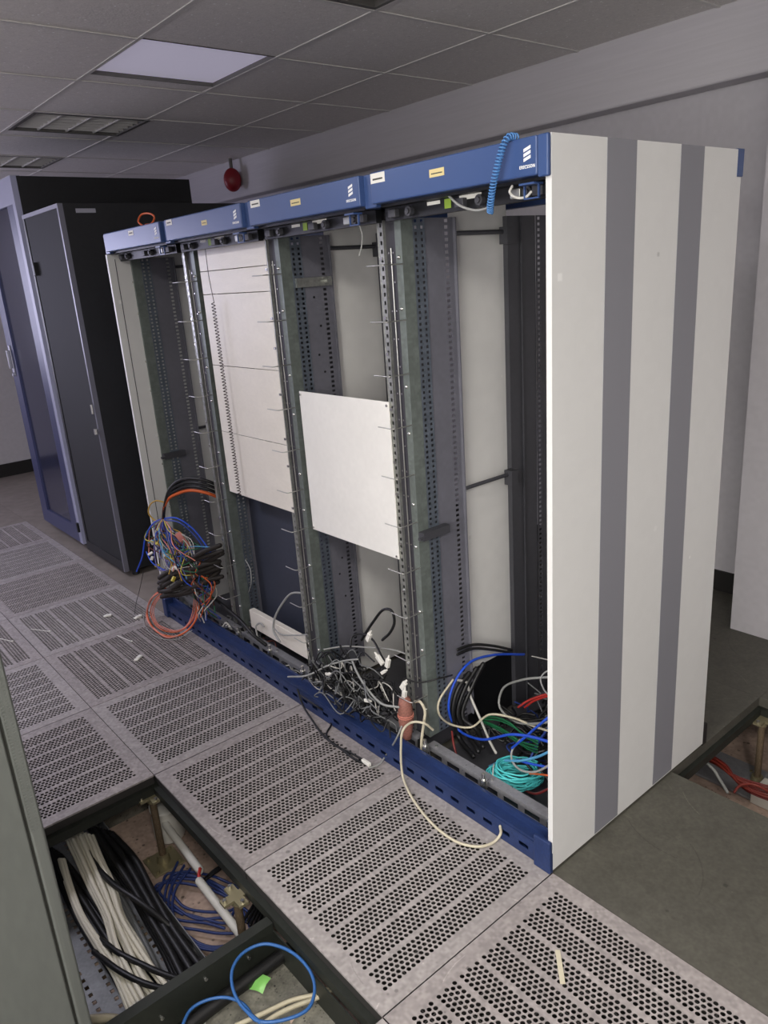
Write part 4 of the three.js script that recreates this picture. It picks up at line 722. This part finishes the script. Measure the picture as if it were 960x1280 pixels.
// dark coiled cord before the cream panels
{
  const pts = []; const turns = 62, n = turns * 8;
  for (let k = 0; k <= n; k++) { const u = k / n, a = u * turns * 2 * Math.PI; pts.push(new THREE.Vector3(-1.622 + .0065 * Math.cos(a) + u * .008, 1.5 - .75 * u, -.075 + .0065 * Math.sin(a))); }
  const t = thing('coiled_cord', 'dark thin coiled cord hanging before the cream panels', 'cord', [0, 0, 0]);
  obj('coil', new THREE.TubeGeometry(new THREE.CatmullRomCurve3(pts), n * 2, .0016, 5), M.brown, t);
  obj('lead', tube([-1.616, 1.72, -.07, -1.618, 1.6, -.07, -1.6135, 1.5, -.075], .0014), M.brown, t);
}
// ---------------------------------------------------------------- in the floor pit
{
  const t = thing('cable_tray', 'perforated steel cable tray under the cables in the pit', 'cable tray', [-2.4, -.285, .74]);
  const g = holeSheet(1.92, .4, 64, 8, .45, .22, .002); g.rotateX(-Math.PI / 2); g.translate(0, 0, .4);
  obj('tray_floor', g, M.trayMetal, t);
  obj('tray_side', box(0, 1.92, -.002, .05, -.003, 0), M.trayMetal, t); obj('tray_side', box(0, 1.92, -.002, .05, .4, .403), M.trayMetal, t);
  for (const x of [.5, 1.5]) obj('support', [box(x, x + .04, -.055, -.002, .0, .4)], M.rust, t);
}
{
  const t = thing('floor_trough', 'dark steel trough crossing the pit with blue cable loop inside', 'trough', [-.43, -.16, .62]);
  obj('base', box(0, .4, 0, .006, 0, .56), M.troughBase, t);
  obj('side', [box(-.004, 0, 0, .112, 0, .56), box(-.03, 0, .112, .116, 0, .56)], M.trough, t);
  obj('side', [box(.4, .404, 0, .08, 0, .56)], M.trough, t);
  obj('end_plate', box(0, .4, .006, .09, -.002, .002), M.trough, t);
  for (const [z, y] of [[.08, .06], [.2, .085], [.32, .06], [.44, .085]]) obj('bolt', cyl(.005, .005, .005, .002, y, z, 'x', 6), M.zinc, t);
  for (const [x, z] of [[.05, .53], [.35, .53], [.05, .03], [.35, .03]]) obj('leg', box(x - .012, x + .012, YS + .16, 0, z - .012, z + .012), M.trough, t);
  const s = obj('sticker', [new THREE.PlaneGeometry(.06, .04, 6, 2)], M.stickerNeon, t);
  { const p = s.geometry.attributes.position; for (let k = 0; k < p.count; k++) p.setZ(k, .006 * Math.sin(p.getX(k) * 90) + .004 * Math.cos(p.getY(k) * 120)); s.geometry.computeVertexNormals(); }
  s.rotation.set(-1.35, .15, .4); s.position.set(.05, .03, .09); s.userData.label = 'crumpled bright green sticker';
  for (let k = 0; k < 26; k++) { const q = .003 + rnd() * .006; const m = obj('debris', new THREE.TetrahedronGeometry(q), k % 3 ? M.slab : M.sticker, t); m.position.set(rr(.04, .37), .007 + q * .3, rr(.05, .5)); m.rotation.set(rnd() * 3, rnd() * 3, 0); }
}
tag(obj('concrete_upstand', box(-1.72, -1.5, YS, -.12, .42, .78), M.troughBase), 'grey concrete upstand in shade under the left tiles', 'upstand');
{ // white pipes with the red cable between
  const pipe = (a, b, label) => { const t = tag(obj('white_pipe', tube([...a, (a[0] + b[0]) / 2, (a[1] + b[1]) / 2, (a[2] + b[2]) / 2, ...b], .0135, false, 12, 4), M.cPipe), label, 'pipe', 'white pipes in the pit'); return t; };
  pipe([-1.255, -.25, .575], [-.965, -.25, .589], 'white plastic pipe leading from the white drum to the red wire');
  pipe([-.925, -.25, .612], [-.60, -.26, .618], 'white plastic pipe leading from red wire towards the trough');
  tag(obj('red_wire', tube([-.975, -.25, .586, -.955, -.238, .592, -.94, -.24, .604, -.915, -.25, .612], .006), M.cRed), 'short red wire bridging the two white pipes', 'wire');
  const t = thing('cable_drum', 'white round drum beside the far pit pedestal', 'drum', [-1.3, YS, .55]);
  obj('body', [new THREE.LatheGeometry([[0, 0], [.05, 0], [.055, .01], [.055, .09], [.05, .1], [.05, .12], [.056, .125], [.056, .14], [0, .14]].map(([a, b]) => new THREE.Vector2(a, b)), 24)], M.cPipe, t);
}
// right floor opening
tag(obj('loose_plate', [rbox(-.16, .1, YS + .002, YS + .012, -1.25, -1.06, .002)], M.beam), 'grey metal plate lying on the slab in the right opening', 'plate');
tag(obj('loose_block', [rbox(.06, .16, YS + .002, YS + .05, -1.16, -1.05, .004)], M.cPipe), 'white block lying on the slab in the right opening', 'block');
// ---------------------------------------------------------------- loose things on the floor
{
  const s = tag(obj('label_strip', rbox(-.045, .045, 0, .0012, -.006, .006, .0004), M.cCream), 'narrow cream label strip lying on the near floor tile', 'strip');
  s.position.set(.19, .0008, .219); s.rotation.y = -.79;
}
[[-2.72, .52, .5, 'white cable tie lying on far tile nearest the pit row'], [-2.3, .26, .2, 'white cable tie lying on the tile below orange loop'], [-2.62, .22, 1.1, 'white scrap of tape on the tile left of the orange loop'], [-2.05, .3, 2.2, 'small crumpled white scrap right of the white cable tie'], [-2.48, .12, 1.7, 'small white scrap near the gap beside left rack'], [-2.75, .68, .4, 'white tie end by the left picture edge']].forEach(([x, z, a, label], k) => {
  const m = k === 2 || k === 3 || k === 4
    ? obj('paper_scrap', [rbox(-.018, .018, 0, .006, -.01, .01, .002, 1), rbox(-.006, .022, .003, .012, -.004, .014, .002, 1)], M.sticker)
    : obj('cable_tie', [box(-.06, .06, 0, .0014, -.002, .002), rbox(.055, .065, 0, .005, -.004, .004, .001, 1)], M.sticker);
  tag(m, label, k === 2 || k === 3 || k === 4 ? 'scrap' : 'cable tie'); m.position.set(x, .0006, z); m.rotation.y = a;
});
{
  const t = thing('tape_roll_tag', 'dark brown tag with twisted white tie by the left picture edge', 'tag', [-2.62, 0, .82]);
  obj('tag', [rbox(-.02, .02, 0, .004, -.05, .06, .0015, 1)], M.brown, t); obj('tie', tube([-.05, .006, -.04, 0, .012, -.05, .04, .006, -.06, .07, .004, -.05], .003), M.sticker, t);
}
// brown taped bundle by the third post
{
  const t = thing('taped_bundle', 'brown tape-wrapped cable end standing by the third post', 'cable end', [-.638, .09, -.055]);
  obj('wrap', [new THREE.LatheGeometry([[.001, 0], [.014, .0], [.02, .03], [.026, .07], [.024, .12], [.018, .15], [.001, .158]].map(([a, b]) => new THREE.Vector2(a, b)), 14)], M.tape, t);
  obj('band', [new THREE.TorusGeometry(.0262, .0016, 5, 16).rotateX(Math.PI / 2).translate(0, .085, 0), new THREE.TorusGeometry(.0262, .0016, 5, 16).rotateX(Math.PI / 2).translate(0, .092, 0)], M.cSalmon, t);
}
// ---------------------------------------------------------------- cables
for (const [name, label, cat, group, mat, r, pts] of CABLES) {
  const m = tag(obj(name, tube(pts, r), M[mat]), label, cat, group);
  if (label.includes('white tag')) { const n = pts.length; obj('cable_tag', rbox(-.02, .02, 0, .012, -.006, .006, .002).translate(pts[n - 3], pts[n - 2], pts[n - 1]), M.sticker, m); }
}
// aqua patch cord coil on the base pan of the right rack
{
  const t = thing('patch_cord_coil', 'aqua patch cord coiled on the base of the right rack', 'cable coil', [-.28, .066, -.185]);
  for (let k = 0; k < 24; k++) {
    const pts = [], ph = rr(0, 6.28), a0 = rr(.055, .085), b0 = rr(.03, .055), dy = rr(-.028, .03), tl = rr(-.012, .012), ox = rr(-.012, .012);
    for (let q = 0; q < 12; q++) { const u = q / 12 * 2 * Math.PI; pts.push(ox + a0 * Math.cos(u + ph) + rr(-.003, .003), dy + tl * Math.cos(u + ph) + rr(-.004, .004), b0 * Math.sin(u + ph) + rr(-.004, .004)); }
    obj('turn', tube(pts, .003, true, 5, 5), M.cAqua, t);
  }
  obj('cable_tie', new THREE.TorusGeometry(.032, .0018, 5, 18).rotateY(1.4).translate(-.07, 0, .0), M.cLight, t);
  t.rotation.y = .8;
}
tag(obj('black_module', [rbox(-.44, -.06, .0125, .2, -.74, -.52, .01), rbox(-.3, -.05, .2, .27, -.74, -.56, .02)], M.black), 'black module lying at the back of the right rack base', 'module');
// black and grey tangle in the base of the third rack
const wires3 = [['black_cable', 'thin black cable in the tangle at the foot of the third rack', 'cBlack', 62, .0028], ['grey_cable', 'thin grey cable in the tangle at the foot of the third rack', 'cGrey2', 20, .0024], ['pale_cable', 'thin pale cable in the tangle at the foot of the third rack', 'cLight', 6, .0022]];
for (const [name, label, mat, n, r] of wires3) for (let k = 0; k < n; k++) {
  const x = rr(-1.1, -.72), L = rr(.08, .26), z = rr(-.1, .0), y = rr(.1, .26) - Math.abs(x + .88) * .2, pts = [];
  for (let q = 0; q < 6; q++) pts.push(Math.min(-.625, x + (q / 5 - .5) * L + rr(-.03, .03)), Math.max(.096, y + rr(-.05, .05)), z + rr(-.03, .03));
  tag(obj(name, tube(pts, r, false, 5, 5), M[mat]), label, 'cable', 'tangled cables at the foot of the third rack');
}
[[-.81, .40, -.06, .5], [-.752, .337, -.055, -.9], [-.712, .341, -.055, .3], [-.645, .282, -.06, .6], [-.638, .252, -.055, .2], [-.77, .2, -.0, 1.3], [-.99, .215, .0, 1.2], [-.72, .31, -.04, .9]].forEach(([x, y, z, a], k) => {
  const t = thing('cable_plug', ['white plug highest above the tangle', 'white plug left of the pair in the tangle', 'white plug right of the pair in the tangle', 'white plug just above the brown taped end', 'small white plug touching the brown taped end', 'white plug low at the front of the tangle', 'white plug hanging left over the plinth', 'thin white plug under the pair in the tangle'][k], 'plug', [x, y, z], 'white plugs in the tangle');
  const s = k > 4 ? .7 : 1;
  obj('shell', rbox(-.008 * s, .008 * s, -.018 * s, .018 * s, -.006 * s, .006 * s, .002), M.sticker, t); obj('boot', cyl(.003, .005, .016, 0, .024 * s, 0), M.sticker, t); t.rotation.z = -a;
});
// coloured wire fan of the left rack
const fan = ['cOchre', 'cYellow', 'cLight', 'cBlue', 'cSky', 'cViolet', 'cSalmon', 'cBrown', 'cBlack', 'cLight', 'cBlueD', 'cGreen'];
const fanWord = { cOchre: 'ochre', cYellow: 'yellow', cLight: 'off-white', cBlue: 'blue', cSky: 'pale blue', cViolet: 'violet', cSalmon: 'pink', cBrown: 'brown', cBlack: 'black', cBlueD: 'dark blue', cGreen: 'green' };
for (let k = 0; k < 84; k++) {
  const m = fan[k % fan.length], s = rr(-1, 1), e = rr(.28, .46), b = rr(.3, 1), pts = [-2.19, .56, .02];
  pts.push(-2.19 + s * .08 * b, .53 - rr(0, .03), .03 + rr(-.02, .03), -2.16 + s * .19 * b, .46 + rr(-.04, .04), .03 + rr(-.05, .05), -2.13 + s * .2 + rr(-.05, .05), e, .02 + rr(-.05, .06));
  if (k % 2) pts.push(-2.12 + s * .2 + rr(-.08, .08), e + rr(-.1, .06), rr(-.05, .06));
  tag(obj('fan_wire', tube(pts, m === 'cLight' ? .002 : .0026, false, 5, 5), M[m]), `thin ${fanWord[m]} wire inside the coloured fan at the left rack`, 'cable', 'coloured wires of the left rack fan');
}
// broken ends around the black sleeves
for (let k = 0; k < 18; k++) {
  const m = ['cBrown', 'cOrange', 'cLight', 'cBlueD', 'cGreen', 'cBlack'][k % 6], x = rr(-2.05, -1.86), y = rr(.3, .42), pts = [x, y, rr(-.05, .02)];
  for (let q = 1; q < 5; q++) pts.push(x + rr(-.07, .05), y - q * .055 + rr(-.02, .02), rr(-.06, .02));
  tag(obj('loose_wire', tube(pts, .0028, false, 5, 5), M[m]), `loose ${{ ...fanWord, cOrange: 'orange' }[m]} wire hanging behind the orange loop`, 'cable', 'loose wires behind the orange loop');
}
// pink ribbon and white connectors in the fan
{
  const g = new THREE.PlaneGeometry(.035, .11, 2, 10), p = g.attributes.position; for (let k = 0; k < p.count; k++) p.setZ(k, .01 * Math.sin(p.getY(k) * 40)); g.computeVertexNormals();
  const m = tag(obj('ribbon_cable', [g.rotateZ(.5).rotateY(.5).translate(-2.04, .47, .0)], std({ color: 0xc98078, roughness: .6, side: THREE.DoubleSide })), 'pink ribbon cable in the middle of the wire fan', 'cable');
  for (let k = 0; k < 9; k++) {
    const c = tag(obj('wire_connector', rbox(-.007, .007, -.012, .012, -.005, .005, .0015, 1), k % 3 ? M.sticker : M.cYellow), k % 3 ? 'small white connector caught in the wire fan' : 'small yellow connector caught in the wire fan', 'connector', 'connectors in the wire fan');
    c.position.set(-2.16 + rr(-.16, .18), rr(.27, .5), .05 + rr(-.02, .03)); c.rotation.set(rnd() * 3, rnd() * 3, rnd() * 3);
  }
}
// dark and coloured cables heaped in the base of the right rack
[['black_cable', 'black cable heaped in the dark base of the right rack', 'cBlack', 34, .0045], ['blue_cable', 'blue cable heaped in the base of the right rack', 'cBlueD', 9, .003], ['green_cable', 'dark green cable heaped in the base of the right rack', 'cGreen', 7, .003], ['grey_cable', 'grey cable heaped in the base of the right rack', 'cGrey2', 8, .0025], ['orange_cable', 'orange cable heaped in the base of the right rack', 'cOrangeR', 4, .0028]].forEach(([name, label, mat, n, r]) => {
  for (let k = 0; k < n; k++) {
    const z0 = mat === 'cBlack' ? rr(-.6, -.22) : rr(-.5, -.3), y0 = .03 + (-z0) * .18 * rnd(), x0 = rr(-.46, -.12), L = rr(.1, .3), a = rr(0, 6.28), pts = [];
    for (let q = 0; q < 6; q++) { const u = (q / 5 - .5) * L; pts.push(Math.max(-.555, Math.min(-.03, x0 + u * Math.cos(a) + rr(-.04, .04))), Math.max(.02, y0 + rr(-.02, .05)), Math.min(-.22, Math.max(-.5, z0 + u * Math.sin(a) + rr(-.04, .04)))); }
    tag(obj(name, tube(pts, r, false, 5, 5), M[mat]), label, 'cable', 'cables heaped in the base of the right rack');
  }
});
// cable offcuts lying between plinth and beam of the second rack and the left one
for (let k = 0; k < 26; k++) {
  const x0 = rr(-2.05, -1.25), L = rr(.05, .16), pts = [], z0 = rr(-.14, -.03);
  for (let q = 0; q < 4; q++) pts.push(x0 + (q / 3 - .5) * L + rr(-.02, .02), (z0 > -.04 ? .1 : .03) + rr(0, .05), z0 + rr(-.02, .02));
  tag(obj('cable_offcut', tube(pts, rr(.002, .0035), false, 5, 4), M[['cGrey', 'cBlack', 'cGrey2', 'cLight', 'cBrown'][k % 5]]), `short ${['grey', 'black', 'mid grey', 'pale', 'brown'][k % 5]} cable offcut behind the plinth of the left racks`, 'cable', 'cable offcuts behind the plinth');
}
scene.traverse(o => { if (o.isMesh) o.castShadow = o.receiveShadow = true; });
renderer.render(scene, camera);
